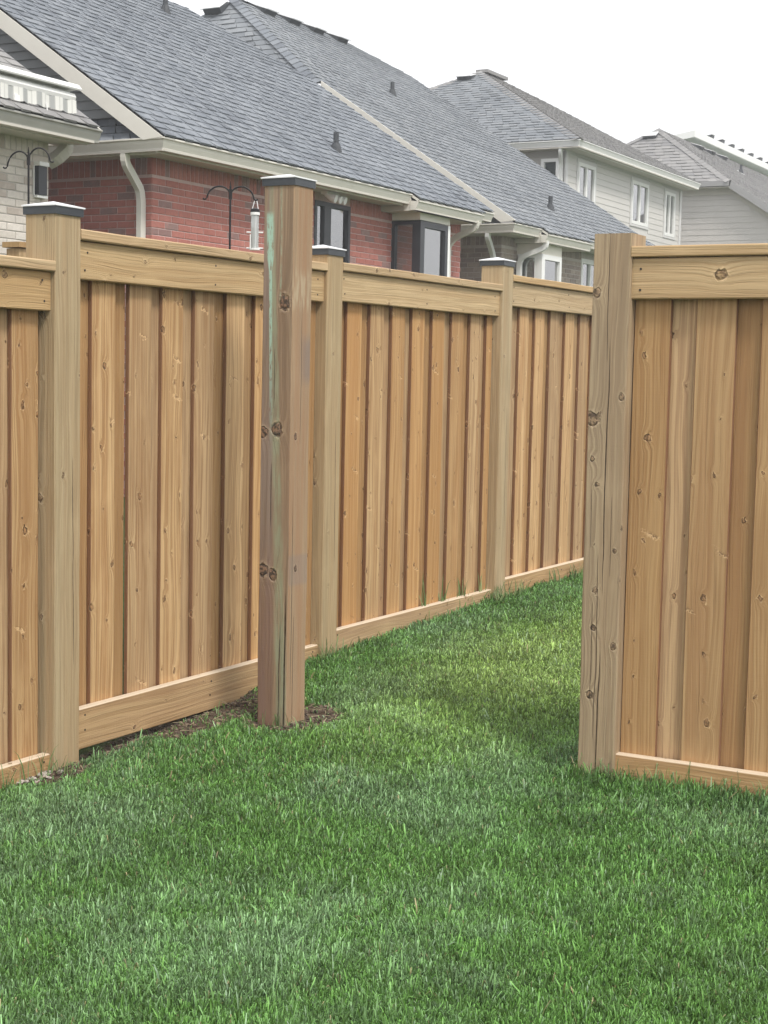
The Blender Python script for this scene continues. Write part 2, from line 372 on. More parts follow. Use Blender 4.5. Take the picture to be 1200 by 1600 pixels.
def shingle_mat(name, a, b, c):
    n = N(name); r = n.attr('rnd').outputs['Fac']
    col = n.ramp(r, ((0, a), (.45, b), (.8, c), (1, tuple(q*.8 for q in a))))
    f = n.noise(n.geo(), 260, 2, .7)
    col = n.mix(n.mul(n.smooth(f, .4, .7), .35), col, tuple(q*.5 for q in a))
    f2 = n.noise(n.geo(), .9, 3, .6)
    col = n.mix(n.mul(n.smooth(f2, .4, .7), .18), col, tuple(min(1, q*1.5) for q in c))
    n.p('Base Color', col); n.p('Roughness', .95); n.p('Specular IOR Level', .15); return n.m
M_sh1 = shingle_mat('blue_grey_shingle', (.165, .18, .205), (.20, .218, .243), (.245, .262, .285))
M_sh2 = shingle_mat('slate_shingle', (.185, .20, .22), (.22, .236, .255), (.26, .273, .288))
M_sh3 = shingle_mat('taupe_shingle', (.24, .237, .24), (.28, .275, .272), (.32, .312, .305))
M_felt = plain('roof_underlay', (.07, .075, .08), .95)
M_trim = plain('beige_trim', (.76, .73, .66), .45, var=.15, nscale=3)
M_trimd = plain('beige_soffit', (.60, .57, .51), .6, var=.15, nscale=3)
M_trimw = plain('white_trim', (.86, .86, .84), .45)
M_panel = plain('bay_panel_paint', (.80, .76, .66), .55, var=.1)
M_sidG = plain('grey_siding', (.36, .375, .39), .55, var=.15, nscale=4)
M_sidB = plain('beige_siding', (.60, .58, .55), .5, var=.12, nscale=2)
M_sidT = plain('taupe_siding', (.60, .57, .54), .5, var=.12, nscale=2)
M_sidS = plain('slate_batten_siding', (.56, .57, .58), .5, var=.1)
M_blkfr = plain('black_window_frame', (.03, .032, .038), .4)
M_whtfr = plain('white_window_frame', (.82, .82, .80), .4)
M_curt = plain('window_curtain', (.82, .84, .82), .8, var=.3, nscale=5)
M_room = plain('olive_blind', (.50, .50, .42), .9, var=.5, nscale=3, var_col=(.33, .33, .28))
M_iron = plain('black_iron', (.02, .018, .018), .4, .6)
M_vent = plain('vent_plastic', (.05, .055, .062), .55)
M_flash = plain('flashing_metal', (.82, .82, .82), .35, .0)
def glass():
    n = N('window_glass'); tr = n.t.nodes.new('ShaderNodeBsdfTransparent'); gl = n.t.nodes.new('ShaderNodeBsdfGlossy')
    gl.inputs['Roughness'].default_value = .03; tr.inputs[0].default_value = (.86, .9, .9, 1)
    fr = n.t.nodes.new('ShaderNodeFresnel'); fr.inputs[0].default_value = 1.5
    f = n.math('ADD', n.mul(fr.outputs[0], 1.6), .30, clamp=True)
    ms = n.t.nodes.new('ShaderNodeMixShader'); n.set(ms.inputs[0], f)
    n.t.links.new(tr.outputs[0], ms.inputs[1]); n.t.links.new(gl.outputs[0], ms.inputs[2])
    n.t.links.new(ms.outputs[0], n.out.inputs[0]); return n.m
M_glass = glass()

# ---------------------------------------------------------------- ground
GY = np.array([-40, 0, 3.0, 4.3, 5.2, 6.2, 8.0, 9.3, 12.0, 40, 400]); GZ = np.array([-1.75, -1.62, -1.515, -1.475, -1.415, -1.362, -1.315, -1.290, -1.26, -1.2, -1.2])
def vnoise(x, y, s, seed):
    x = np.asarray(x)*s; y = np.asarray(y)*s
    xi = np.floor(x).astype(int); yi = np.floor(y).astype(int); fx = x-xi; fy = y-yi
    fx = fx*fx*(3-2*fx); fy = fy*fy*(3-2*fy)
    def h(a, b):
        q = (a*374761393+b*668265263+seed*2147483647) & 0xffffffff
        q = ((q ^ (q >> 13))*1274126177) & 0xffffffff
        return ((q ^ (q >> 16)) & 0xffff)/65535.0
    return (h(xi, yi)*(1-fx)+h(xi+1, yi)*fx)*(1-fy)+(h(xi, yi+1)*(1-fx)+h(xi+1, yi+1)*fx)*fy
def soil(x, y):
    """1 where the earth is bare"""
    x = np.asarray(x, float); y = np.asarray(y, float)
    nz = (vnoise(x, y, 9, 3)-.5)*.9+(vnoise(x, y, 26, 4)-.5)*.6
    d1 = np.hypot((x+3.33)/.19, (y-5.30)/.235)
    d2 = np.hypot((x+3.66)/.13, (y-5.28)/.50)
    d3 = np.hypot((x+3.76)/.085, (y-4.95)/.62)
    d4 = np.hypot((x+3.71)/.10, (y-4.30)/.16)
    d = np.minimum(np.minimum(d1, d2), np.minimum(d3, d4))+nz*.5
    return np.clip((1.25-d)/.45, 0, 1)
def gz(x, y):
    x = np.asarray(x, float); y = np.asarray(y, float)
    z = np.interp(y, GY, GZ)
    z = z+(vnoise(x, y, 1.3, 1)-.5)*.02+(vnoise(x, y, 5, 2)-.5)*.012
    z = z-.034*np.clip((x+2.7)/.5, 0, 1)*np.clip(1-np.abs(y-5.15)/1.1, 0, 1)
    z = z+.012*soil(x, y)*(vnoise(x, y, 34, 8)-.4)
    z = z-.035*np.clip(1-np.abs(x+3.80)/.13, 0, 1)*np.clip((5.7-y)/.2, 0, 1)*np.clip((y-4.4)/.2, 0, 1)
    return z
def axis_pts(lo, hi, fine0, fine1, fs, coarse):
    a = list(np.arange(fine0, fine1+fs/2, fs)); x = fine0; st = fs
    while x > lo: st *= coarse; x -= st; a.insert(0, x)
    x = fine1; st = fs
    while x < hi: st *= coarse; x += st; a.append(x)
    return np.array(a)
gx = axis_pts(-300, 300, -4.3, 1.2, .03, 1.35); gy = axis_pts(-300, 500, 2.3, 10.5, .03, 1.35)
XX, YY = np.meshgrid(gx, gy); ZZ = gz(XX, YY)
nx, ny = len(gx), len(gy)
vs = np.stack([XX.ravel(), YY.ravel(), ZZ.ravel()], 1)
idx = np.arange(nx*ny).reshape(ny, nx)
fs = np.stack([idx[:-1, :-1].ravel(), idx[:-1, 1:].ravel(), idx[1:, 1:].ravel(), idx[1:, :-1].ravel()], 1)
me = bpy.data.meshes.new('ground'); me.vertices.add(len(vs)); me.vertices.foreach_set('co', vs.ravel())
me.loops.add(fs.size); me.loops.foreach_set('vertex_index', fs.ravel()); me.polygons.add(len(fs))
me.polygons.foreach_set('loop_start', np.arange(0, fs.size, 4)); me.update(); me.validate()
at = me.attributes.new('soil', 'FLOAT', 'POINT'); at.data.foreach_set('value', soil(XX, YY).ravel())
me.polygons.foreach_set('use_smooth', [True]*len(fs))
n = N('lawn_soil'); P = n.geo()
f1 = n.noise(P, 45, 4, .7); f2 = n.noise(P, 7, 3, .6)
turf = n.mix(n.smooth(f1, .35, .65), (.035, .06, .018), (.075, .115, .04)); turf = n.mix(n.mul(n.smooth(f2, .5, .8), .4), turf, (.13, .11, .06))
earth = n.mix(n.smooth(f1, .3, .7), (.05, .033, .024), (.15, .11, .08)); earth = n.mix(n.mul(n.smooth(n.noise(P, 120, 3, .7), .55, .7), .5), earth, (.30, .24, .17))
n.p('Base Color', n.mix(n.attr('soil').outputs['Fac'], turf, earth)); n.p('Roughness', .95); n.p('Specular IOR Level', .1); n.bump(n.noise(P, 140, 4, .7), .9, .01)
me.materials.append(n.m)
g = bpy.data.objects.new('ground', me); COL.objects.link(g); g['kind'] = 'structure'

# ---------------------------------------------------------------- left fence (runs away along +Y, seen face at X = -3.75)
FX = -3.75
lf = root('board_fence', (FX, 2.36, -1.5), 'long cedar coloured board fence with capped posts running away on the left', 'fence')
L = local(lf)
BT = .019
def zat(y): return float(np.interp(y, GY, GZ))
def post_cap(parent_post, h, w=.14, mats=None):
    """pyramid cap sitting over a post top (post-local coordinates, z up)"""
    o = w/2+.006
    a = MB(); a.box(-o, o, -o, o, h-.002, h+.026); 
    cp = a.build('post_cap', M_capblk, parent_post)
    t = MB(); q = o+.004; z0, z1 = h+.0265, h+.050
    t.raw([(-q, -q, z0), (q, -q, z0), (q, q, z0), (-q, q, z0), (-q, -q, z0+.005), (q, -q, z0+.005), (q, q, z0+.005), (-q, q, z0+.005), (0, 0, z1)],
          [(3, 2, 1, 0), (0, 1, 5, 4), (1, 2, 6, 5), (2, 3, 7, 6), (3, 0, 4, 7), (4, 5, 8), (5, 6, 8), (6, 7, 8), (7, 4, 8)])
    t.build('post_cap', M_capsky, parent_post)
def mk_post(parent, x, y, top, bottom, mat, cap=True, name='fence_post', wob=.0008, lean=(0, 0)):
    """x,y = centre; local origin at the visible foot"""
    foot = zat(y)
    m = MB(); m.cbox(-.07, .07, -.07, .07, bottom-foot, top-foot, c=.0045, seg=10, wob=wob)
    Lp = local(parent) if parent else (lambda *a: a)
    o = m.build(name, mat, parent, Lp(x, y, foot)); o.rotation_euler = (lean[0], lean[1], 0)
    if cap: post_cap(o, top-foot)
    return o
# shared board meshes (several, so knots of edges differ a bit)
def board_mesh(name, w, zlo, zhi, mat, axis_w='Y'):
    m = MB()
    if axis_w == 'Y': m.cbox(-BT/2, BT/2, -w/2, w/2, zlo, zhi, c=.0025, seg=6, wob=.0006)
    else: m.cbox(-w/2, w/2, -BT/2, BT/2, zlo, zhi, c=.0025, seg=6, wob=.0006)
    me = m.mesh(name); me.materials.append(mat); return me
BH = 1.62
front_me = [board_mesh('board', .14, -BH/2, BH/2, M_board) for _ in range(4)]
back_me = [board_mesh('back_board', .14, -BH/2, BH/2, M_back) for _ in range(3)]
panels = [  # y0, y1, cap_top, kick_top, kick_bottom, front-board near edges
    (2.43, 4.353, .368, -1.413, -1.52, [2.61, 2.84, 3.065, 3.29, 3.515, 3.74, 3.965, 4.19]),
    (4.493, 6.222, .491, -1.278, -1.433, [4.623, 4.847, 5.056, 5.274, 5.500, 5.715, 5.93, 6.145]),
    (6.362, 8.137, .503, -1.232, -1.385, [6.505, 6.729, 6.951, 7.166, 7.394, 7.621, 7.85, 8.060]),
    (8.277, 10.05, .568, -1.190, -1.34, [8.505, 8.737, 8.967, 9.21, 9.45, 9.66, 9.88]),
    (10.19, 11.95, .60, -1.17, -1.32, [10.33, 10.56, 10.79, 11.02, 11.25, 11.48, 11.71]),
]
XF = FX-.058; XB = XF-BT        # front face of front boards / of back boards
for pi, (y0, y1, ct, kt, kb, fr) in enumerate(panels):
    if pi == 0: ye = 4.340
    # cap board
    yc1 = y1 if pi else 4.350
    m = MB(); ln = yc1-y0
    m.cbox(-.14, 0, -ln/2, ln/2, -.038, 0, c=.004, axis='Y', seg=8, wob=.0008)
    m.build('cap_board', M_rail, lf, L(FX+(.001 if pi else .004), (y0+yc1)/2, ct))
    m = MB(); m.cbox(-.038, 0, -ln/2, ln/2, -.178, -.040, c=.004, axis='Y', seg=8, wob=.0008)
    m.build('top_rail', M_rail, lf, L(FX-.02, (y0+yc1)/2, ct))
    m = MB(); m.cbox(-.038, 0, -ln/2, ln/2, kb-kt, 0, c=.004, axis='Y', seg=8, wob=.0008)
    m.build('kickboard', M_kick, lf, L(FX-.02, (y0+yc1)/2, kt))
    zl, zh = kb+.01, ct-.045; sz = (zh-zl)/BH; zc = (zl+zh)/2
    def put(me, name, yc, x, w=1.0, mat=None):
        o = inst(name, me, lf, L(x, yc, zc), (0, 0, random.uniform(-.012, .012)), (1, w, sz)); return o
    for k, e in enumerate(fr):
        w = min(.14, y1-e-.003)
        if w > .03: put(random.choice(front_me), 'board', e+w/2, XF-BT/2, w/.14)
    edges = [y0-.09]+[e for e in fr]+[y1+.03]
    for k in range(len(edges)-1):
        a = edges[k]+.14 if k else y0
        b = edges[k+1] if k+1 < len(edges)-1 else y1
        if b-a < .012: continue
        gap = (pi == 1 and k == 1)           # one board leaves a see-through slit
        lo = max(a-.028, y0+.001); hi = min(b+.028, y1-.001)
        if gap: hi = b-.002
        put(random.choice(back_me), 'back_board', (lo+hi)/2, XB-.0007-BT/2, (hi-lo)/.14)
M_nail = plain('nail_head', (.05, .04, .035), .5, .5)
m = MB(); m.tube([(0, 0, 0), (.0012, 0, 0)], .0042, 8); nail_me = m.mesh('nail'); nail_me.materials.append(M_nail)
for pi, (y0, y1, ct, kt, kb, fr) in enumerate(panels[:4]):
    for yy in (y0+.05, (y0+y1)/2, (4.31 if pi == 0 else y1-.05)):
        for dz in (ct-.075, ct-.145, kt-.03, kt-.09):
            inst('nail', nail_me, lf, L(FX-.0198, yy+random.uniform(-.012, .012), dz+random.uniform(-.006, .006)))
for (yc, top, bot) in ((2.36, .40, -1.7), (4.423, .535, -1.75), (6.292, .530, -1.7), (8.207, .612, -1.6), (10.12, .64, -1.6), (12.02, .66, -1.6)):
    mk_post(lf, FX-.07, yc, top, bot, M_post)
# pale concrete collar round the near post
def lumps(name, cx, cy, rx, ry, n_, h, mat, parent=None, smin=.006, smax=.02):
    m = MB()
    for k in range(n_):
        a = random.uniform(0, 6.28); q = random.random()**.5
        x, y = cx+rx*q*math.cos(a), cy+ry*q*math.sin(a); s_ = random.uniform(smin, smax)
        z = float(gz(x, y))
        bm_v = []
        for (i, j, l) in ((-1, -1, -1), (1, -1, -1), (1, 1, -1), (-1, 1, -1), (-.7, -.7, 1), (.7, -.7, 1), (.7, .7, 1), (-.7, .7, 1)):
            bm_v.append((x+s_*i*random.uniform(.6, 1.1)/1.4, y+s_*j*random.uniform(.6, 1.1)/1.4, z+s_*.35*l*random.uniform(.5, 1.1)+s_*.2+h*(1-q)))
        m.raw(bm_v, ((0, 3, 2, 1), (4, 5, 6, 7), (0, 1, 5, 4), (1, 2, 6, 5), (2, 3, 7, 6), (3, 0, 4, 7)))
    return m.build(name, mat, parent)
M_conc = plain('footing_concrete', (.50, .45, .40), .95, var=.5, nscale=30)
cf = lumps('concrete_footing', FX+.01, 4.25, .06, .13, 60, .004, M_conc, None, .004, .013)
cf['label'] = 'crumbly pale concrete collar at the foot of the nearest left post'; cf['category'] = 'concrete footing'; cf['kind'] = 'stuff'
# small white tag stapled on the rail beside the gate post
m = MB(); m.box(-.001, .001, -.011, .011, -.03, .02, .5); m.build('paper_tag', M_whtfr, lf, L(FX-.0182, 6.06, .40))

# ---------------------------------------------------------------- gate post
gp = mk_post(None, -3.36, 5.27, .712, -1.9, M_gate, name='gate_post', wob=.0022)
gp['label'] = 'tall lone weathered post with green smear standing in front of the left fence'; gp['category'] = 'post'

# ---------------------------------------------------------------- right fence (faces the camera)
rf = root('board_fence', (-1.984, 5.27, -1.42), 'short return fence at right edge with wide uncapped grey brown post', 'fence')
L2 = local(rf)
mk_post(rf, -1.984, 5.27, .494, -1.8, M_rpost, cap=False, wob=.0014)
mk_post(rf, .46, 5.27, .494, -1.8, M_post, cap=False)
x0, x1 = -1.914, .39; xm = (x0+x1)/2; hl = (x1-x0)/2
m = MB(); m.cbox(-hl, hl, 0, .14, -.038, 0, c=.004, axis='X', seg=8, wob=.0008); m.build('cap_board', M_railX, rf, L2(xm, 5.199, .449))
def rail_knot(n, col, a, b, L_, dd): return col
M_railK = wood('right_rail_knotty', (.54, .39, .22), (.44, .30, .16), (.43, .28, .14), axis='X', knots_p=.0, vary=.0, useed=False,
               knots=((-.100, -1.152+.315, .017),), grainF=48)
m = MB(); m.cbox(-hl, hl, 0, .038, -.180, -.040, c=.004, axis='X', seg=8, wob=.0008); m.build('top_rail', M_railK, rf, L2(xm, 5.212, .449))
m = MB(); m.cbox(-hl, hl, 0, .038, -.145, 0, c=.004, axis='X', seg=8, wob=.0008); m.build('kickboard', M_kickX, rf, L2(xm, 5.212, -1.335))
for xx in (-1.885, -1.40, -.9):
    for dz in (.449-.075, .449-.148): inst('nail', nail_me, rf, L2(xx+random.uniform(-.006, .006), 5.2118, dz+random.uniform(-.006, .006)), (0, 0, -math.pi/2))
fmR = [board_mesh('board', .14, -BH/2, BH/2, M_boardR, 'X') for _ in range(4)]
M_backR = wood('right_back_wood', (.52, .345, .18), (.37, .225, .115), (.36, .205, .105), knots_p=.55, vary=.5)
bmR = [board_mesh('back_board', .14, -BH/2, BH/2, M_backR, 'X') for _ in range(3)]
zl, zh = -1.44, .404; sz = (zh-zl)/BH; zc = (zl+zh)/2
starts = [-1.912, -1.690, -1.464, -1.238, -1.012, -.786, -.56, -.334, -.108, .118]
for k, s0 in enumerate(starts):
    wd = .132 if k == 0 else .14
    inst('board', fmR[k % 4], rf, L2(s0+wd/2, 5.2505+BT/2, zc), (0, 0, random.uniform(-.01, .01)), (wd/.14, 1, sz))
    e = starts[k+1] if k+1 < len(starts) else .39
    inst('back_board', bmR[k % 3], rf, L2((s0+wd+e)/2, 5.2505+BT*1.5+.0007, zc), (0, 0, random.uniform(-.01, .01)), (min(1, (e-s0-wd+.056)/.14), 1, sz))

# ---------------------------------------------------------------- roofs, bricks, siding builders
def shingles(parent, name, poly2, origin, ux, vx, mat, expo=.143, loc=(0, 0, 0), thick=.009, kind='stuff', tab=(.08, .17)):
    """poly2: convex polygon in (u,v); origin + u*ux + v*vx lies on the roof plane"""
    O = Vector(origin); U = Vector(ux); V = Vector(vx).normalized(); Nn = U.cross(V).normalized()
    if Nn.z < 0: Nn = -Nn
    vmin = min(p[1] for p in poly2); vmax = max(p[1] for p in poly2); m = MB()
    def span(v):
        xs = []
        for i in range(len(poly2)):
            (a, b), (c, d) = poly2[i], poly2[(i+1) % len(poly2)]
            if (b-v)*(d-v) <= 0 and b != d: xs.append(a+(v-b)/(d-b)*(c-a))
        return (min(xs), max(xs)) if len(xs) >= 2 else None
    P_ = lambda u, v, h: O+U*u+V*v+Nn*h
    v = vmin; row = 0
    while v < vmax-.01:
        v1 = min(v+expo, vmax); s0, s1 = span(v+.001), span(v1-.001)
        if s0 and s1:
            u = s0[0]; hi_t = True; 
            while u < s0[1]-1e-4:
                w = random.uniform(*tab); un = min(u+w, s0[1])
                if s0[1]-un < .03: un = s0[1]
                f0, f1 = (u-s0[0])/(s0[1]-s0[0]+1e-9), (un-s0[0])/(s0[1]-s0[0]+1e-9)
                a0, a1 = s1[0]+f0*(s1[1]-s1[0]), s1[0]+f1*(s1[1]-s1[0])
                if abs(a0-u) < .35: pass
                h = thick*(1.6 if hi_t else .22)+random.uniform(-.0012, .0012)
                r_ = min(1, random.random()*.75+(.25 if hi_t else .0))
                vv = v-(.006 if hi_t else -.014)
                b = [P_(u, vv, h), P_(un, vv, h), P_(a1, v1, .001), P_(a0, v1, .001), P_(u, vv, -.004), P_(un, vv, -.004)]
                m.raw(b, ((0, 1, 2, 3), (4, 5, 1, 0), (5, 2, 1), (4, 0, 3)), r_)
                u = un; hi_t = not hi_t
        v = v1; row += 1
    return m.build(name, mat, parent, loc, kind=kind)

def wall_bricks(parent, wall, origin, ux, length, z0, z1, nrm, matO, matF, row=.067, bl=.198, h=.058, joint=.010, soldier=None, holes=(), pick=None, maxn=300, proud=.006):
    """origin at the near lower end of the wall face; brick courses stand 'proud' of the mortar"""
    O = Vector(origin); U = Vector(ux); Nn = Vector(nrm); items = []
    z = z0; k = 0
    zs_end = soldier if soldier else z1
    while z+h <= zs_end+1e-6:
        u = -(bl+joint)/2 if k % 2 else 0.0
        while u < length:
            a, b = max(u, 0), min(u+bl, length)
            if b-a > .03: items.append((a, b, z, z+h))
            u += bl+joint
        z += row; k += 1
    if soldier:
        u = 0.0
        while u < length:
            b = min(u+h, length)
            if b-u > .02: items.append((u, b, soldier+.004, z1))
            u += h+joint
    def clipped(it):
        a, b, c, d = it
        for (ha, hb, hc, hd) in holes:
            if a < hb and b > ha and c < hd and d > hc:
                if c < hc+.001 and d <= hd and False: continue
                if a < ha-.03: b = ha-.002
                elif b > hb+.03: a = hb+.002
                else: return None
        return (a, b, c, d) if b-a > .03 else None
    items = [q for q in (clipped(i) for i in items) if q]
    vis = [i for i in items if pick and pick(i)]
    vis = sorted(vis, key=lambda i: i[0])[:maxn]; vset = set(vis)
    unit = {}
    def brick_me(w, hh):
        key = (round(w, 3), round(hh, 3))
        if key not in unit:
            m = MB(); hw, h2, c = w/2, hh/2, .004
            # slab with chamfered front: front face offset by 'proud'
            q = lambda u_, n_, z_: U*u_+Nn*n_+Vector((0, 0, z_))
            bk = [q(-hw, -.01, -h2), q(hw, -.01, -h2), q(hw, -.01, h2), q(-hw, -.01, h2)]
            md = [q(-hw, proud-.003, -h2), q(hw, proud-.003, -h2), q(hw, proud-.003, h2), q(-hw, proud-.003, h2)]
            ft = [q(-hw+c, proud, -h2+c), q(hw-c, proud, -h2+c), q(hw-c, proud, h2-c), q(-hw+c, proud, h2-c)]
            m.raw(bk+md+ft, ((0, 1, 5, 4), (1, 2, 6, 5), (2, 3, 7, 6), (3, 0, 4, 7), (4, 5, 9, 8), (5, 6, 10, 9), (6, 7, 11, 10), (7, 4, 8, 11), (8, 9, 10, 11)))
            me_ = m.mesh('brick'); me_.materials.append(matO); unit[key] = me_
        return unit[key]
    for (a, b, c, d) in vis:
        p = O+U*((a+b)/2)+Vector((0, 0, (c+d)/2-O.z))+Nn*random.uniform(-.001, .001)
        inst('brick', brick_me(b-a, d-c), wall, p)
    m = MB()
    for it in items:
        if it in vset: continue
        a, b, c, d = it; r_ = random.random(); j = proud+random.uniform(-.001, .001)
        q = lambda u_, n_, z_: O+U*u_+Nn*n_+Vector((0, 0, z_-O.z))
        bk = [q(a, 0, c), q(b, 0, c), q(b, 0, d), q(a, 0, d)]; ft = [q(a+.003, j, c+.003), q(b-.003, j, c+.003), q(b-.003, j, d-.003), q(a+.003, j, d-.003)]
        m.raw(bk+ft, ((0, 1, 5, 4), (1, 2, 6, 5), (2, 3, 7, 6), (3, 0, 4, 7), (4, 5, 6, 7)), r_)
    if m.v: m.build('brick_courses', matF, wall, kind='stuff')

def gutter(parent, p0, p1, out, mat=None, h=.11, d=.105, mit=None):
    """K-style gutter: p0,p1 top outer line; out = outward unit direction"""
    p0, p1, o = Vector(p0), Vector(p1), Vector(out); Z = Vector((0, 0, 1)); m = MB()
    prof = [(0, 0), (.012, 0), (.012, -.014), (-.004, -.024), (-.012, -.05), (-.030, -h*.82), (-.034, -h), (-d, -h), (-d, .0), (-d+.006, .0), (-d+.006, -h+.008), (-.038, -h+.008), (-.008, -.02), (0, -.008)]
    o0 = o+Vector(mit) if mit else o
    a = [p0+o0*q[0]+Z*q[1] for q in prof]; b = [p1+o*q[0]+Z*q[1] for q in prof]; k = len(prof)
    m.raw(a+b, [(i, (i+1) % k, k+(i+1) % k, k+i) for i in range(k)]+[(2, 3, 4, 5, 6, 7, 8), (k+8, k+7, k+6, k+5, k+4, k+3, k+2)])
    return m.build('gutter', mat or M_trim, parent)
def window(parent, origin, ux, nrm, w, h, panes, fmat, inset=.05, fw=.045, backs=None, sill=None, mull=.05):
    """origin = lower-left of the opening on the wall face. panes: list of (fraction) widths"""
    O, U, Nn, Z = Vector(origin), Vector(ux), Vector(nrm), Vector((0, 0, 1))
    def bx(m, a, b, c, d, n0, n1):
        pts = [O+U*u+Nn*n_+Z*z for z in (c, d) for (u, n_) in ((a, n0), (b, n0), (b, n1), (a, n1))]
        m.raw(pts, ((0, 3, 2, 1), (4, 5, 6, 7), (0, 1, 5, 4), (1, 2, 6, 5), (2, 3, 7, 6), (3, 0, 4, 7)))
    m = MB()
    bx(m, 0, fw, 0, h, -inset, .012); bx(m, w-fw, w, 0, h, -inset, .012); bx(m, fw, w-fw, h-fw, h, -inset, .012); bx(m, fw, w-fw, 0, fw, -inset, .012)
    u = fw; inner = w-2*fw; tot = sum(panes); cuts = []
    for i, p in enumerate(panes):
        wu = inner*p/tot; cuts.append((u, u+wu)); u += wu
        if i < len(panes)-1: bx(m, u-mull/2, u+mull/2, fw, h-fw, -inset+.004, .006)
    fr = m.build('window', fmat, parent)
    for i, (a, b) in enumerate(cuts):
        a2, b2 = a+(mull/2 if i else 0), b-(mull/2 if i < len(cuts)-1 else 0)
        g_ = MB(); bx(g_, a2, b2, fw, h-fw, -.030, -.024); g_.build('pane', M_glass, fr)
        bk = MB(); bx(bk, a2, b2, fw, h-fw, -.052, -.044); bk.build('curtain', (backs or [M_curt]*9)[i], fr)
    return fr
def downspout(parent, pts, mat=None, w=.075, d=.055, upv=(1, 0, 0)):
    m = MB(); pts = [Vector(p) for p in pts]
    # round the corners a little
    out = [pts[0]]
    for i in range(1, len(pts)-1):
        a, b, c = pts[i-1], pts[i], pts[i+1]; t = min(.05, (b-a).length*.45, (c-b).length*.45)
        p, q = b+(a-b).normalized()*t, b+(c-b).normalized()*t
        for s_ in (0, .33, .66, 1): out.append((1-s_)**2*p+2*s_*(1-s_)*b+s_*s_*q)
    out.append(pts[-1]); m.tube(out, 0, rect=(w, d), upv=upv)
    return m.build('downspout', mat or M_trim, parent)
def slab(m, pts, thick, nrm_out):
    a = [Vector(p) for p in pts]; t = Vector(nrm_out)*thick; b = [p-t for p in a]; k = len(a)
    m.raw(a+b, [tuple(range(k)), tuple(range(2*k-1, k-1, -1))]+[(i, (i+1) % k, k+(i+1) % k, k+i) for i in range(k)])
def siding(parent, origin, ux, nrm, spans, expo, mat, name='siding_board', lap=.011):
    """spans: list of (z, u0, u1) per course; each board is a lapped plank"""
    O, U, Nn, Z = Vector(origin), Vector(ux), Vector(nrm), Vector((0, 0, 1))
    for (z, a, b, a2, b2) in spans:
        m = MB(); q = lambda u_, n_, z_: O+U*u_+Nn*n_+Z*(z_-O.z)
        v = [q(a, 0, z), q(b, 0, z), q(b2, 0, z+expo), q(a2, 0, z+expo), q(a, lap, z), q(b, lap, z), q(b2, .003, z+expo), q(a2, .003, z+expo)]
        m.raw(v, ((4, 5, 6, 7), (0, 1, 5, 4), (0, 4, 7, 3), (1, 2, 6, 5), (3, 7, 6, 2)))
        m.build(name, mat, parent)
def pipe_vent(roof, p, s):
    """plumbing stack on a slope that rises towards -X with slope s"""
    p = Vector(p); m = MB(); sl = Vector((-1, 0, s)).normalized(); nn = Vector((s, 0, 1)).normalized()
    c = [p+sl*a+Vector((0, b, 0))+nn*.016 for a, b in ((-.13, -.11), (-.13, .11), (.13, .11), (.13, -.11))]
    slab(m, c, .012, nn)
    fl = m.build('vent_flashing', M_flash, roof)
    m = MB(); m.tube([p+Vector((0, 0, -.02)), p+Vector((0, 0, .05)), p+Vector((0, 0, .10))], [.075, .06, .043], 10)
    m.tube([p+Vector((0, 0, .09)), p+Vector((0, 0, .22))], .033, 10)
    return m.build('vent_pipe', M_vent, roof)
def box_vent(roof, p, along, upslope, mat=None):
    p, A, S = Vector(p), Vector(along).normalized(), Vector(upslope).normalized(); Nn = A.cross(S).normalized()
    if Nn.z < 0: Nn = -Nn
    m = MB(); v = [p+A*a+S*b+Nn*c for a, b, c in ((-.16, -.14, -.02), (.16, -.14, -.02), (.16, .16, -.02), (-.16, .16, -.02), (-.16, -.14, .11), (.16, -.14, .11), (.14, .14, .03), (-.14, .14, .03))]
    m.raw(v, ((0, 3, 2, 1), (4, 5, 6, 7), (0, 1, 5, 4), (1, 2, 6, 5), (2, 3, 7, 6), (3, 0, 4, 7)))
    o = m.build('roof_vent', mat or M_vent, roof)
    m = MB(); v = [p+A*a+S*b+Nn*c for a, b, c in ((-.18, -.17, .112), (.18, -.17, .112), (.15, .15, .032), (-.15, .15, .032), (-.18, -.17, .128), (.18, -.17, .128), (.15, .15, .046), (-.15, .15, .046))]
    m.raw(v, ((0, 3, 2, 1), (4, 5, 6, 7), (0, 1, 5, 4), (1, 2, 6, 5), (2, 3, 7, 6), (3, 0, 4, 7)))
    m.build('roof_vent', M_flash, roof)
UY = (0, 1, 0); UXn = (-1, 0, 0)
GB = -1.5
def shell_wall(name, parent, x0, x1, y0, y1, z0, z1, mat):
    m = MB(); m.box(x0, x1, y0, y1, z0, z1); return m.build(name, mat, parent)
def shell_holes(name, parent, x0, x1, y0, y1, z0, z1, mat, holes):
    """solid back, and a 0.3 m deep front layer (x1 face) with openings; holes in (y0,y1,z0,z1) world"""
    m = MB(); m.box(x0, x1-.3, y0, y1, z0, z1); ys = sorted({y0, y1} | {q for h in holes for q in h[:2]})
    for a, b in zip(ys[:-1], ys[1:]):
        hs = sorted([h for h in holes if h[0] <= a+1e-6 and h[1] >= b-1e-6], key=lambda h: h[2]); z = z0
        for h in hs:
            if h[2] > z: m.box(x1-.3, x1, a, b, z, h[2])
            z = max(z, h[3])
        if z < z1: m.box(x1-.3, x1, a, b, z, z1)
    return m.build(name, mat, parent)
def roofsheet(parent, polys, mat=M_felt):
    m = MB()
    for p in polys: m.poly(p)
    return m.build('roof', mat, parent)

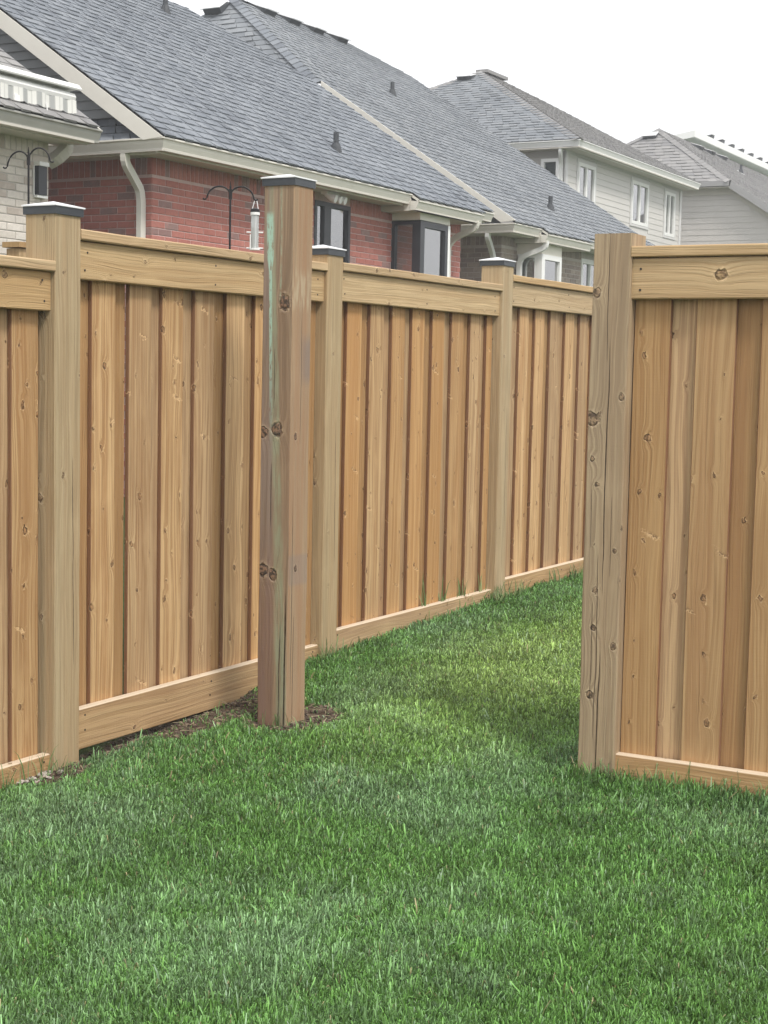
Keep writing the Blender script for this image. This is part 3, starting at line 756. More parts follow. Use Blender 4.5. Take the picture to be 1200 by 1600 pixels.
# ================================================================ red brick bungalow (house in the middle left)
EX, EZ, S1 = -8.78, 2.075, .665
WX, WY = -9.20, 12.04
h1 = root('brick_bungalow', (0, 0, 0), 'red brick bungalow with blue grey shingle roof and black framed windows', 'house', 'brick bungalows in a row behind the fence')
w1 = shell_holes('wall', h1, -16.5, WX, WY, 18.60, GB, EZ-.02, M_mortR, [(14.952, 15.728, .702, 1.868)])
wins = [(14.95-WY, 15.73-WY, .70, 1.87)]
bay = (16.74-WY, 17.53-WY, -1.5, 2.2)
wall_bricks(h1, w1, (WX, WY, GB), UY, 18.60-WY, GB, 2.04, (1, 0, 0), M_redO, M_redF, soldier=1.80, holes=wins+[bay],
            pick=lambda i: i[2] > .55 and i[0] < 3.6, maxn=230)
wall_bricks(h1, w1, (WX, WY, GB), UXn, 4.0, GB, 2.04, (0, -1, 0), M_redO, M_redF, soldier=1.80, pick=lambda i: i[2] > .95 and i[0] < 1.45, maxn=68)
window(h1, (WX, 14.95, .70), UY, (1, 0, 0), .78, 1.17, (.33, .62), M_blkfr, inset=.09, fw=.05, mull=.14, backs=[M_whtfr, M_curt])
# roof plane (+X): eave, far rake, clipped hip, ridge
RX = -12.85
zr = EZ+S1*(EX-RX)
def h1p(x, y): return (x, y, EZ+S1*(EX-x))
roof1 = roofsheet(h1, [[h1p(EX, 11.65), h1p(EX, 18.70), h1p(-11.65, 18.70), h1p(RX, 17.5), h1p(RX, 11.65)],
                       [(RX, 11.65, zr), (RX, 17.5, zr), (2*RX+11.65, 18.70, h1p(-11.65, 0)[2]), (2*RX-EX, 18.70, EZ), (2*RX-EX, 11.65, EZ)],
                       [(RX, 17.5, zr), (-11.65, 18.70, h1p(-11.65, 0)[2]), (2*RX+11.65, 18.70, h1p(-11.65, 0)[2])]])
cs = math.sqrt(1+S1*S1)
VS = (-1, 0, S1)
def uv(x, y): return (y, (EX-x)*cs)
shingles(roof1, 'shingles', [uv(EX, 11.65), uv(EX, 18.70), uv(-11.65, 18.70), uv(RX, 17.5), uv(RX, 11.65)], (EX+.02, 0, EZ+.012), UY, VS, M_sh1)
# ridge caps
m = MB()
y = 11.65
while y < 17.4:
    for sgn in (1, -1):
        m.poly([(RX, y, zr+.03), (RX, y+.24, zr+.022), (RX+sgn*.15, y+.24, zr-.15*S1+.022), (RX+sgn*.15, y, zr-.15*S1+.03)])
    y += .2
m.build('ridge_cap', M_sh1, roof1, kind='stuff')
# far face (gable end) closed
m = MB(); m.poly([(WX, 18.60, EZ-.02), (-16.5, 18.60, EZ-.02), (2*RX+11.65, 18.60, 3.9), (-11.65, 18.60, 3.9)]); m.build('gable_wall', M_sidG, h1)
# near gable: siding set back, barge board in front
GYf = 11.98
def gab_x(z): return EX-.30-(z-EZ)/S1
sp = []; z = 2.34; ex_ = .088
while z < 4.55:
    a = -9.0; x_a = gab_x(z)-.02; x_b = gab_x(z+ex_)-.02; far = 2*RX-x_a; far2 = 2*RX-x_b
    sp.append((z, -x_a, -far, -x_b, -far2)); z += ex_
gabw = MB(); gabw.poly([(EX-.2, GYf+.03, EZ), (RX, GYf+.03, zr-.12), (2*RX-EX+.2, GYf+.03, EZ)]); gw = gabw.build('gable_wall', M_sidG, h1)
siding(gw, (0, GYf, 0), UXn, (0, -1, 0), sp, ex_, M_sidG, lap=.022)
m = MB(); d_ = Vector((-1, 0, S1)).normalized(); up_ = Vector((S1, 0, 1)).normalized()
A0 = Vector((EX+.0, 11.635, EZ-.0)); ln = (EX-RX)*cs
slab(m, [A0, A0+d_*ln, A0+d_*ln-Vector((0, 0, .17)), A0-Vector((-.02, 0, .02))-d_*.0+Vector((-.24, 0, 0))], .02, (0, -1, 0))
m.build('barge_board', M_trim, h1)
m = MB(); slab(m, [A0+d_*.2+Vector((0, .02, -.03)), A0+d_*ln+Vector((0, .02, -.03)), A0+d_*ln+Vector((0, .37, -.03)), A0+d_*.2+Vector((0, .37, -.03))], .012, up_)
m.build('rake_soffit', M_trimd, h1)
# pent roof over the near eave
sl2 = Vector((0, .35, .28)).normalized()
shingles(h1, 'pent_shingles', [(0, 0), (1.0+3.3, 0), (4.3, .44), (.35, .44)], (EX-.05, 11.66, EZ-.01), UXn, sl2, M_sh1, kind=None)
m = MB(); slab(m, [(EX-.14, 11.76, EZ+.02), (EX-4.3, 11.76, EZ+.02), (EX-4.3, 12.0, EZ+.21), (EX-.35, 12.0, EZ+.21)], .01, (0, 0, 1)); m.build('pent_roof', M_felt, h1)
# soffits
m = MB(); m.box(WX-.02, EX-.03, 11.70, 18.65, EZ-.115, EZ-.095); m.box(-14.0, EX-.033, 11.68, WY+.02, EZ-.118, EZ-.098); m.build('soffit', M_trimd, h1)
m = MB(); m.box(EX-.125, EX-.105, 11.70, 16.42, EZ-.13, EZ+.01); m.box(-14, EX-.1, 11.75, 11.77, EZ-.13, EZ+.01); m.box(EX-.126, EX-.106, 17.80, 18.66, EZ-.13, EZ+.01); m.build('fascia', M_trim, h1)
gutter(h1, (EX, 11.65, EZ), (EX, 16.44, EZ), (1, 0, 0), mit=(0, -1, 0)); gutter(h1, (EX, 11.65, EZ), (-14.0, 11.65, EZ), (0, -1, 0), mit=(1, 0, 0))
gutter(h1, (EX, 17.92, EZ-.005), (EX, 18.70, EZ-.005), (1, 0, 0))
# bay: projecting eave, panel, windows
BXF, BY0, BY1 = -8.82, 16.74, 17.53
BEX = -8.68
m = MB(); m.box(WX-.01, BXF, BY0, BY1, 1.81, 1.955); bp = m.build('bay_panel', M_panel, h1)
m = MB(); m.box(WX-.01, BXF-.12, BY0+.12, BY1-.12, GB, .62); m.box(WX-.01, BXF-.2, BY0+.15, BY1-.15, .62, 1.80); m.build('bay_base', M_room, h1)
m = MB(); m.box(WX, BEX-.03, 16.46, 18.18, EZ-.185, EZ-.12); m.build('soffit', M_trimd, h1)
m = MB(); slab(m, [(EX-.02, 16.44, EZ+.008), (BEX-.01, 16.44, EZ-.06), (BEX-.01, 18.2, EZ-.06), (EX-.02, 18.2, EZ+.008)], .03, (0, 0, 1)); m.box(EX-.1, BEX-.11, 16.43, 16.45, EZ-.19, EZ-.05); m.build('bay_roof', M_trim, h1)
shingles(h1, 'bay_shingles', [(16.44, 0), (18.2, 0), (18.2, .13), (16.44, .13)], (BEX+.02, 0, EZ-.066+.012), UY, (-1, 0, S1), M_sh1, kind=None)
gutter(h1, (BEX, 16.42, EZ-.075), (BEX, 18.20, EZ-.075), (1, 0, 0))
window(h1, (BXF, BY0+.03, .60), UY, (1, 0, 0), BY1-BY0-.10, 1.20, (1,), M_blkfr, fw=.07, backs=[M_curt])
m = MB(); m.box(BXF-.06, BXF+.016, BY0-.014, BY0+.05, .60, 1.80); m.build('corner_mullion', M_blkfr, h1)
window(h1, (WX, BY0, .60), (1, 0, 0), (0, -1, 0), BXF-WX-.05, 1.20, (1,), M_blkfr, fw=.045, backs=[M_room])
m = MB(); m.box(BXF-.02, BXF+.012, BY1-.07, BY1-.01, .60, 1.80); m.build('bay_trim', M_trimw, h1)
downspout(h1, [(BEX-.05, 18.10, EZ-.16), (BEX-.07, 18.10, EZ-.25), (-9.05, 18.12, EZ-.36), (-9.14, 18.12, EZ-.46), (-9.14, 18.12, GB)], w=.07, upv=(0, 1, 0))
downspout(h1, [(-9.27, 11.72, EZ-.09), (-9.27, 11.72, EZ-.20), (-9.29, 11.97, EZ-.42), (-9.29, 11.99, EZ-.52), (-9.29, 11.99, GB)])
# twin floodlight under the eave
m = MB(); m.box(-9.10, -9.02, 14.92, 15.18, 1.925, 1.955); fl = m.build('floodlight', M_whtfr, h1)
for yy in (14.95, 15.06, 15.16):
    m = MB(); m.tube([(-9.06, yy, 1.925), (-8.99, yy+.02, 1.885), (-8.94, yy+.03, 1.87)], [.02, .04, .045], 10); m.build('lamp_head', M_whtfr, fl)
pipe_vent(roof1, (-9.43, 15.78, EZ+S1*(EX+9.43)), S1); pipe_vent(roof1, (-12.36, 16.42, EZ+S1*(EX+12.36)), S1)

# ================================================================ brown brick bungalow
E2Z, S2, Y2 = 2.01, .662, 19.36
h2 = root('brick_bungalow', (0, 0, 0), 'brown brick bungalow with white windows beyond the red brick one', 'house', 'brick bungalows in a row behind the fence')
w2 = shell_holes('wall', h2, -18.0, WX, 19.88, 25.6, GB, E2Z-.02, M_mortB, [(22.792, 23.588, .602, 1.798)])
wall_bricks(h2, w2, (WX, 19.88, GB), UY, 6.0, .2, 1.97, (1, 0, 0), M_brnF, M_brnF, soldier=1.77, holes=[(20.39-19.88, 21.11-19.88, -1, 2.2), (22.79-19.88, 23.6-19.88, .6, 1.80)])
wall_bricks(h2, w2, (WX, 19.88, GB), UXn, 3.0, .2, 1.97, (0, -1, 0), M_brnF, M_brnF, soldier=1.77)
def h2p(x, y): return (x, y, E2Z+S2*(EX-x))
R2X = -14.6; zr2 = h2p(R2X, 0)[2]
pl = [(EX, Y2), (EX, 25.75), (-13.8, 25.75), (R2X, 24.3), (R2X, 21.25), (-11.85, Y2)]
roof2 = roofsheet(h2, [[h2p(*q) for q in pl],
                       [(R2X, 21.25, zr2), h2p(-11.85, Y2), (2*R2X+11.85, Y2, h2p(-11.85, 0)[2])],
                       [(R2X, 21.25, zr2), (2*R2X+11.85, Y2, h2p(-11.85, 0)[2]), (2*R2X-EX, Y2, E2Z), (2*R2X-EX, 25.75, E2Z), (R2X, 24.3, zr2)],
                       [(R2X, 24.3, zr2), (-13.8, 25.75, h2p(-13.8, 0)[2]), (2*R2X+13.8, 25.75, h2p(-13.8, 0)[2])]])
shingles(roof2, 'shingles', [uv(*q) for q in pl], (EX+.02, 0, E2Z+.012), UY, (-1, 0, S2), M_sh2)
vd = Vector((0, 1.89, zr2-h2p(-11.85, 0)[2])); vl = vd.length
shingles(roof2, 'hip_shingles', [(11.85, 0), (-R2X, vl), (-(2*R2X+11.85), 0)], (0, Y2, h2p(-11.85, 0)[2]+.012), UXn, vd, M_sh2, tab=(.13, .26), thick=.013)
m = MB()
def caps(m, a, b, w=.13, n_=None, up=(0, 0, 1)):
    a, b = Vector(a), Vector(b); t = (b-a).normalized(); side = t.cross(Vector(up)).normalized(); k = int((b-a).length/.16)
    for i in range(k):
        p, q = a+(b-a)*i/k, a+(b-a)*(i+1.15)/k; rr = random.random()
        for s_ in (1, -1):
            m.poly([p+Vector((0, 0, .035)), q+Vector((0, 0, .022)), q+side*s_*w-Vector((0, 0, w*.45-.02)), p+side*s_*w-Vector((0, 0, w*.45-.03))], rr)
caps(m, h2p(-11.85, Y2), (R2X, 21.25, zr2)); caps(m, (R2X, 21.25, zr2), (R2X, 24.3, zr2)); m.build('ridge_cap', M_sh1, roof2, kind='stuff')
m = MB(); A0 = Vector((EX+.02, Y2-.012, E2Z+.035)); d2 = Vector((-1, 0, S2)).normalized(); ln = (EX+11.85)*math.sqrt(1+S2*S2)
slab(m, [A0, A0+d2*ln, A0+d2*ln-Vector((0, 0, .16)), A0+Vector((-.22, 0, -.02))], .02, (0, -1, 0)); m.build('barge_board', M_trim, h2)
m = MB(); m.poly([(EX-.3, Y2+.35, E2Z), (-11.85, Y2+.35, h2p(-11.85, 0)[2]), (2*R2X+11.85, Y2+.35, h2p(-11.85, 0)[2]), (2*R2X-EX, Y2+.35, E2Z)]); m.build('gable_wall', M_sidG, h2)
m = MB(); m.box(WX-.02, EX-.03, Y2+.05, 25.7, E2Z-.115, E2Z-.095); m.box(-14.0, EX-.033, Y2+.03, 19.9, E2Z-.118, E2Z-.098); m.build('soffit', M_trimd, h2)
gutter(h2, (EX, Y2, E2Z), (EX, 20.30, E2Z), (1, 0, 0), mit=(0, -1, 0)); gutter(h2, (EX, Y2, E2Z), (-14, Y2, E2Z), (0, -1, 0), mit=(1, 0, 0)); gutter(h2, (EX, 21.6, E2Z), (EX, 25.75, E2Z), (1, 0, 0))
m = MB(); m.box(EX-.125, EX-.105, Y2+.1, 25.7, E2Z-.13, E2Z+.005); m.build('fascia', M_trim, h2)
gutter(h2, (BEX, 20.26, E2Z-.075), (BEX, 21.92, E2Z-.075), (1, 0, 0))
shingles(h2, 'bay_shingles', [(20.28, 0), (21.92, 0), (21.92, .13), (20.28, .13)], (BEX+.02, 0, E2Z-.054), UY, (-1, 0, S2), M_sh2, kind=None)
m = MB(); slab(m, [(EX-.02, 20.28, E2Z+.008), (BEX-.01, 20.28, E2Z-.06), (BEX-.01, 21.92, E2Z-.06), (EX-.02, 21.92, E2Z+.008)], .03, (0, 0, 1)); m.box(EX-.1, BEX-.11, 20.27, 20.29, E2Z-.19, E2Z-.05); m.build('bay_roof', M_trim, h2)
m = MB(); m.box(WX, BEX-.03, 20.31, 21.9, E2Z-.185, E2Z-.12); m.build('soffit', M_trimd, h2)
B2 = 20.39
m = MB(); m.box(-9.25, BXF, B2, B2+.72, 1.68, 1.90); m.build('bay_panel', M_panel, h2)
m = MB(); m.box(-9.25, BXF-.15, B2+.15, B2+.58, GB, 1.68); m.box(-9.25, BXF-.05, B2+.04, B2+.68, GB, .5); m.build('bay_base', M_room, h2)
window(h2, (BXF, B2+.03, .5), UY, (1, 0, 0), .67, 1.18, (1,), M_whtfr, fw=.07, backs=[M_curt])
window(h2, (-9.18, B2, .5), (1, 0, 0), (0, -1, 0), .31, 1.18, (1,), M_whtfr, fw=.05, backs=[M_room])
m = MB(); m.box(BXF-.06, BXF+.014, B2-.015, B2+.04, .5, 1.68); m.build('corner_mullion', M_whtfr, h2)
window(h2, (WX, 22.79, .6), UY, (1, 0, 0), .8, 1.20, (1, 1), M_whtfr, fw=.07, backs=[M_curt, M_curt])
downspout(h2, [(-9.2, 19.43, E2Z-.09), (-9.2, 19.43, E2Z-.18), (-9.29, 19.78, E2Z-.36), (-9.29, 19.83, E2Z-.46), (-9.29, 19.83, GB)], M_trimw)
downspout(h2, [(BEX-.05, 20.33, E2Z-.16), (BEX-.06, 20.33, E2Z-.25), (-9.08, 20.33, E2Z-.37), (-9.13, 20.33, E2Z-.46), (-9.13, 20.33, GB)], M_trimw, w=.065, upv=(0, 1, 0))
pipe_vent(roof2, (-12.39, 22.46, h2p(-12.39, 0)[2]), S2); pipe_vent(roof2, (-9.46, 22.14, h2p(-9.46, 0)[2]), S2)
for yy in (21.75, 22.5, 23.25, 24.05): box_vent(roof2, h2p(-14.42, yy), UY, (-1, 0, S2))
q = Vector((R2X+.05, 21.25, zr2))-vd*.10
box_vent(roof2, q+Vector((-.25, -.05, 0)), UXn, vd)

# ================================================================ pale brick bungalow, far left, with its roof awning
h0 = root('brick_bungalow', (0, 0, 0), 'pale cream brick bungalow corner at the left edge', 'house', 'brick bungalows in a row behind the fence')
w0 = shell_wall('wall', h0, -16.5, WX, 3.0, 10.58, GB, 1.99, M_mortW)
wall_bricks(h0, w0, (WX, 10.58, GB), (0, -1, 0), 5.0, GB, 1.985, (1, 0, 0), M_whtO, M_whtF, soldier=1.775, pick=lambda i: i[2] > .45 and i[0] < 1.15, maxn=200)
E0Z = 2.01
def h0p(x, y): return (x, y, E0Z+S1*(EX-x))
roof0 = roofsheet(h0, [[h0p(EX, 3.0), h0p(EX, 10.75), h0p(RX, 10.75), h0p(RX, 3.0)], [h0p(RX, 3.0), h0p(RX, 10.75), (2*RX-EX, 10.75, E0Z), (2*RX-EX, 3.0, E0Z)]])
shingles(roof0, 'shingles', [(6.5, 0), (10.75, 0), (10.75, (EX-RX)*cs), (6.5, (EX-RX)*cs)], (EX+.02, 0, E0Z+.012), UY, VS, M_sh3)
m = MB(); m.poly([(WX, 10.58, 1.99), (RX, 10.58, h0p(RX, 0)[2]-.15), (-16.5, 10.58, 1.99)]); m.build('gable_wall', M_sidG, h0)
m = MB(); A0 = Vector((EX, 10.765, E0Z)); ln = (EX-RX)*cs
slab(m, [A0, A0+d_*ln, A0+d_*ln-Vector((0, 0, .15)), A0+Vector((-.2, 0, -.02))], .02, (0, -1, 0)); m.build('barge_board', M_trim, h0)
m = MB(); m.box(WX-.02, EX-.03, 3.0, 10.72, E0Z-.118, E0Z-.098); m.build('soffit', M_trimd, h0)
m = MB(); m.box(EX-.125, EX-.105, 3.0, 10.72, E0Z-.13, E0Z+.005); m.build('fascia', M_trimd, h0)
M_gutd = plain('aged_gutter', (.40, .395, .36), .45, var=.2)
gutter(h0, (EX, 3.0, E0Z), (EX, 10.78, E0Z), (1, 0, 0), M_gutd)
downspout(h0, [(-9.12, 10.72, E0Z-.10), (-9.12, 10.72, 1.86), (-9.16, 10.66, 1.78), (-9.25, 10.64, 1.74)], M_trimd, w=.09, d=.09)
m = MB(); m.box(WX+.006, WX+.06, 10.395, 10.50, 1.44, 1.68); wl = m.build('wall_light', M_blkfr, h0)
m = MB(); m.box(WX+.005, WX+.075, 10.39, 10.51, 1.68, 1.715); m.build('light_hood', M_whtfr, wl)
m = MB(); m.box(WX+.007, WX+.02, 10.38, 10.39, 1.43, 1.68); m.box(WX+.007, WX+.05, 10.39, 10.52, 1.415, 1.435); m.build('light_backplate', M_whtfr, wl)
aw = root('awning', (-8.9, 9.4, 2.2), 'folded white roof awning with striped valance above the pale brick house eave', 'awning')
La = local(aw); AX = -8.90; ya, yb = 8.0, 10.56
m = MB(); v = [(-.10, .05), (-.02, .105), (.05, .08), (.06, .035), (.02, .03), (-.02, .055), (-.10, .01)]   # hood profile (x,z)
def extr(m, prof, y0, y1, x, z):
    k = len(prof); a = [(x+p, y0, z+q) for p, q in prof]; b = [(x+p, y1, z+q) for p, q in prof]
    m.raw(a+b, [(i, (i+1) % k, k+(i+1) % k, k+i) for i in range(k)]+[tuple(range(k-1, -1, -1)), tuple(range(k, 2*k))])
l = aw.location
extr(m, [(-.13, .0), (-.10, .045), (.02, .03), (.055, -.01), (.05, -.022), (.0, -.012), (-.11, -.02)], ya-l.y, yb+.04-l.y, AX-l.x, 2.335-l.z); m.build('hood', M_whtfr, aw)
m = MB(); m.tube([(AX-.06-l.x, ya-l.y, 2.275-l.z), (AX-.06-l.x, yb-.02-l.y, 2.275-l.z)], .042, 12); m.build('fabric_roll', M_curt, aw)
m = MB(); extr(m, [(-.03, -.03), (-.03, .03), (.01, .03), (.025, .0), (.015, -.03)], ya-l.y, yb-l.y, AX-l.x, 2.255-l.z); m.build('front_bar', M_whtfr, aw)
n = N('striped_canvas'); x_, y_, z_ = n.sep(n.objc()); st = n.math('SINE', n.mul(y_, 2*math.pi/.165)); st2 = n.math('SINE', n.mul(y_, 2*math.pi/.055))
c_ = n.mix(n.smooth(st, .2, .5), (.72, .72, .68), (.38, .39, .38)); c_ = n.mix(n.mul(n.smooth(st2, .6, .9), .5), c_, (.45, .45, .43)); n.p('Base Color', c_); n.p('Roughness', .85); M_canvas = n.m
m = MB(); k = 64; pts = []
for i in range(k+1):
    yy = ya+(yb-ya)*i/k; off = .008*math.sin(i*1.1)
    pts.append((AX+.018+off-l.x, yy-l.y, 2.228-l.z, 2.228-.105-.012*abs(math.sin(i*math.pi/4))-l.z))
for i in range(k):
    a, b = pts[i], pts[i+1]; m.poly([(a[0], a[1], a[2]), (b[0], b[1], b[2]), (b[0]+.004, b[1], b[3]), (a[0]+.004, a[1], a[3])])
    m.poly([(a[0]-.002, a[1], a[2]), (a[0]+.002, a[1], a[3]), (b[0]+.002, b[1], b[3]), (b[0]-.002, b[1], b[2])])
m.build('valance', M_canvas, aw)
for yy in (8.6, 9.83):
    m = MB(); zb = h0p(AX-.05, 0)[2]
    m.box(AX-.09-l.x, AX-.05-l.x, yy-.02-l.y, yy+.02-l.y, zb+.005-l.z, 2.25-l.z); m.box(AX-.05-l.x, AX+.03-l.x, yy-.03-l.y, yy+.03-l.y, zb-.015-l.z, 2.16-l.z); m.build('bracket', M_trimw, aw)
m = MB(); m.tube([(AX+.03-l.x, 10.18-l.y, 2.15-l.z), (AX+.035-l.x, 10.19-l.y, 2.06-l.z)], .006, 6); m.build('pull_cord', M_trimw, aw)

# ================================================================ two storey beige house
h3 = root('two_storey_house', (0, 0, 0), 'two storey house with light beige siding and narrow white windows', 'house')
X3, E3X, E3Z, S3, Y3a, Y3b = -11.4, -11.0, 4.27, .55, 27.0, 34.1
wins3 = [(27.93, 28.79, 3.20, 4.0), (30.84, 31.82, 3.13, 4.0), (32.90, 33.55, 3.06, 4.0)]
w3 = shell_holes('wall', h3, -19, X3, 27.35, 33.95, GB, E3Z-.02, M_sidB, [(a+.002, b-.002, c+.002, d-.002) for a, b, c, d in wins3])
z = 2.2; sp = []
while z < 4.13:
    segs = [(27.37, 33.95)]
    for (a, b, c, d) in wins3:
        if z+.115 > c-.05 and z < d+.06:
            segs = [s_ for (p, q) in segs for s_ in (((p, a-.07), (b+.07, q)) if p < a and q > b else ((p, q),))]
    for (p, q) in segs:
        if q-p > .03: sp.append((z, p, q, p, q))
    z += .115
siding(w3, (X3, 0, 0), UY, (1, 0, 0), sp, .115, M_sidB)
sp = []; z = 2.2
while z < 4.13: sp.append((z, -X3+.06, 16.0, -X3+.06, 16.0)); z += .115
siding(w3, (0, 27.35, 0), UXn, (0, -1, 0), sp, .115, M_sidB)
m = MB()
for (a, b, c, d) in wins3:
    m.box(X3, X3+.022, a-.07, a, c-.05, d+.07); m.box(X3, X3+.022, b, b+.07, c-.05, d+.07); m.box(X3, X3+.022, a, b, d, d+.07); m.box(X3, X3+.022, a, b, c-.05, c)
m.box(X3-.005, X3+.03, 27.30, 27.40, 1.5, 4.15); m.box(X3-.005, X3+.03, 33.86, 33.97, 1.5, 4.15); m.box(X3, X3+.025, 27.4, 33.86, 4.10, 4.18)
m.build('corner_trim', plain('grey_trim', (.62, .61, .60), .5), h3)
for (a, b, c, d) in wins3: window(h3, (X3+.015, a, c), UY, (1, 0, 0), b-a, d-c, (1, 1), M_whtfr, fw=.065, mull=.07, backs=[M_curt, M_curt])
window(h3, (-11.48, 27.22, 3.1), UXn, (0, -1, 0), .36, .88, (1,), M_whtfr, fw=.06, backs=[M_curt])
def h3p(x, y): return (x, y, E3Z+S3*(E3X-x))
R3X, z3 = -14.9, E3Z+S3*3.9
pl3 = [(E3X, Y3a), (E3X, Y3b), (-13.9, 32.9), (R3X, 31.9), (R3X, 30.9)]
roof3 = roofsheet(h3, [[h3p(*q) for q in pl3], [(E3X, Y3a, E3Z), (R3X, 30.9, z3), (2*R3X-E3X, Y3a, E3Z)],
                       [(R3X, 30.9, z3), (R3X, 31.9, z3), (2*R3X-E3X, Y3b, E3Z), (2*R3X-E3X, Y3a, E3Z)], [(R3X, 31.9, z3), h3p(-13.9, 32.9), (E3X, Y3b, E3Z), (2*R3X-E3X, Y3b, E3Z)]])
c3 = math.sqrt(1+S3*S3)
shingles(roof3, 'shingles', [(y, (E3X-x)*c3) for x, y in pl3], (E3X, 0, E3Z+.012), UY, (-1, 0, S3), M_sh3)
vd3 = Vector((0, 3.9, S3*3.9))
shingles(roof3, 'hip_shingles', [(-E3X, 0), (-R3X, vd3.length), (-(2*R3X-E3X), 0)], (0, Y3a, E3Z+.012), UXn, vd3, M_sh2, tab=(.13, .26), thick=.012)
m = MB(); caps(m, (E3X, Y3a, E3Z), (R3X, 30.9, z3)); caps(m, (R3X, 30.9, z3), (2*R3X-E3X, Y3a, E3Z)); m.build('ridge_cap', M_sh3, roof3, kind='stuff')
m = MB(); m.box(R3X-.14, R3X+.14, 30.95, 32.0, z3+.0, z3+.065); m.build('ridge_vent', M_sh3, roof3)
box_vent(roof3, Vector((R3X-.15, 30.9, z3))-vd3*.09, UXn, vd3)
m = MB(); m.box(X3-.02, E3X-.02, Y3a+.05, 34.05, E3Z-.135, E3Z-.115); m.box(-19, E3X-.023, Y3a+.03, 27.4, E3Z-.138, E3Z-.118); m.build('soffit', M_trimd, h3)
m = MB(); m.box(E3X-.125, E3X-.105, Y3a+.1, 34.05, E3Z-.14, E3Z); m.build('fascia', M_trimw, h3)
gutter(h3, (E3X, Y3a, E3Z), (E3X, Y3b, E3Z), (1, 0, 0), M_trimw, mit=(0, -1, 0)); gutter(h3, (E3X, Y3a, E3Z), (-19, Y3a, E3Z), (0, -1, 0), M_trimw, mit=(1, 0, 0))
downspout(h3, [(-11.40, 27.08, E3Z-.1), (-11.40, 27.08, E3Z-.2), (-11.46, 27.26, E3Z-.36), (-11.46, 27.31, E3Z-.5), (-11.46, 27.31, 1.5)], M_trimw)

# ================================================================ taupe sided house behind it, clipped gable
h4 = root('gabled_house', (0, 0, 0), 'taupe sided house with clipped gable behind the right fence', 'house')
GX4, GZ4, S4, Y4 = -10.91, 4.54, .646, 36.0
R4X = -13.42; z4 = GZ4+S4*(GX4-R4X); x4b = 2*R4X-GX4
m = MB(); m.poly([(x4b-1.2, Y4+.3, GB), (-8.6, Y4+.3, GB), (-8.6, Y4+.3, GZ4-.1-S4*2.31), (GX4+.03, Y4+.3, GZ4-.1), (x4b, Y4+.3, GZ4-.1), (x4b-1.2, Y4+.3, GZ4-.9)]); w4 = m.build('wall', M_sidT, h4)
sp = []; z = 2.0; e4 = .135
def rx4(z): return min(GX4-.06+(GZ4-.12-z)/S4, -8.6) if z < GZ4-.12 else GX4-.06
while z+e4 < GZ4-.04: sp.append((z, -rx4(z), -x4b, -rx4(z+e4), -x4b)); z += e4
siding(w4, (0, Y4+.3, 0), UXn, (0, -1, 0), sp, e4, M_sidT)
def h4p(x, y): return (x, y, GZ4+S4*(GX4-x))
pl4 = [(-8.3, Y4), (-8.3, 48.0), (R4X, 48.0), (R4X, 38.15), (GX4, Y4)]
roof4 = roofsheet(h4, [[h4p(*q) for q in pl4], [(GX4, Y4, GZ4), (R4X, 38.15, z4), (x4b, Y4, GZ4)], [(R4X, 38.15, z4), (R4X, 48, z4), (x4b-1.2, 48, GZ4-.77), (x4b-1.2, Y4, GZ4-.77), (x4b, Y4, GZ4)]])
c4 = math.sqrt(1+S4*S4)
shingles(roof4, 'shingles', [(y, (-8.3-x)*c4) for x, y in pl4], (-8.3, 0, h4p(-8.3, 0)[2]+.012), UY, (-1, 0, S4), M_sh3)
vd4 = Vector((0, 2.15, z4-GZ4))
shingles(roof4, 'hip_shingles', [(-GX4, 0), (-R4X, vd4.length), (-x4b, 0)], (0, Y4, GZ4+.012), UXn, vd4, M_sh3, tab=(.15, .3), thick=.013, expo=.15)
m = MB(); caps(m, (GX4, Y4, GZ4), (R4X, 38.15, z4)); caps(m, (R4X, 38.15, z4), (x4b, Y4, GZ4)); m.build('ridge_cap', M_sh3, roof4, kind='stuff')
m = MB(); slab(m, [(GX4+.02, Y4-.01, GZ4), (-8.3, Y4-.01, h4p(-8.3, 0)[2]), (-8.3, Y4-.01, h4p(-8.3, 0)[2]-.16), (GX4-.02, Y4-.01, GZ4-.15)], .03, (0, -1, 0)); m.box(x4b, GX4-.02, Y4-.04, Y4-.01, GZ4-.10, GZ4+.015)
m.build('barge_board', plain('grey_barge', (.33, .325, .325), .5), h4)
m = MB(); m.box(x4b, GX4, Y4, Y4+.3, GZ4-.13, GZ4-.11); slab(m, [(GX4, Y4, GZ4-.12), (-8.3, Y4, h4p(-8.3, 0)[2]-.12), (-8.3, Y4+.3, h4p(-8.3, 0)[2]-.12), (GX4, Y4+.3, GZ4-.12)], .02, (0, 0, 1)); m.build('soffit', M_trimd, h4)
m = MB(); m.box(x4b, GX4, Y4+.265, Y4+.285, GZ4-.27, GZ4-.13); slab(m, [(GX4, Y4+.265, GZ4-.13), (-8.6, Y4+.265, GZ4-.13-S4*2.31), (-8.6, Y4+.265, GZ4-.30-S4*2.31), (GX4, Y4+.265, GZ4-.30)], .02, (0, -1, 0)); m.build('frieze_board', M_trimd, h4)
for yy in (40.2, 41.2, 42.3): box_vent(roof4, h4p(R4X+.30, yy), UY, (-1, 0, S4), M_sh3.copy() if False else M_vent)
pipe_vent(roof4, (-12.3, 41.5, h4p(-12.3, 0)[2]), S4)
box_vent(roof4, Vector((R4X-.1, 38.15, z4))-vd4*.13, UXn, vd4)

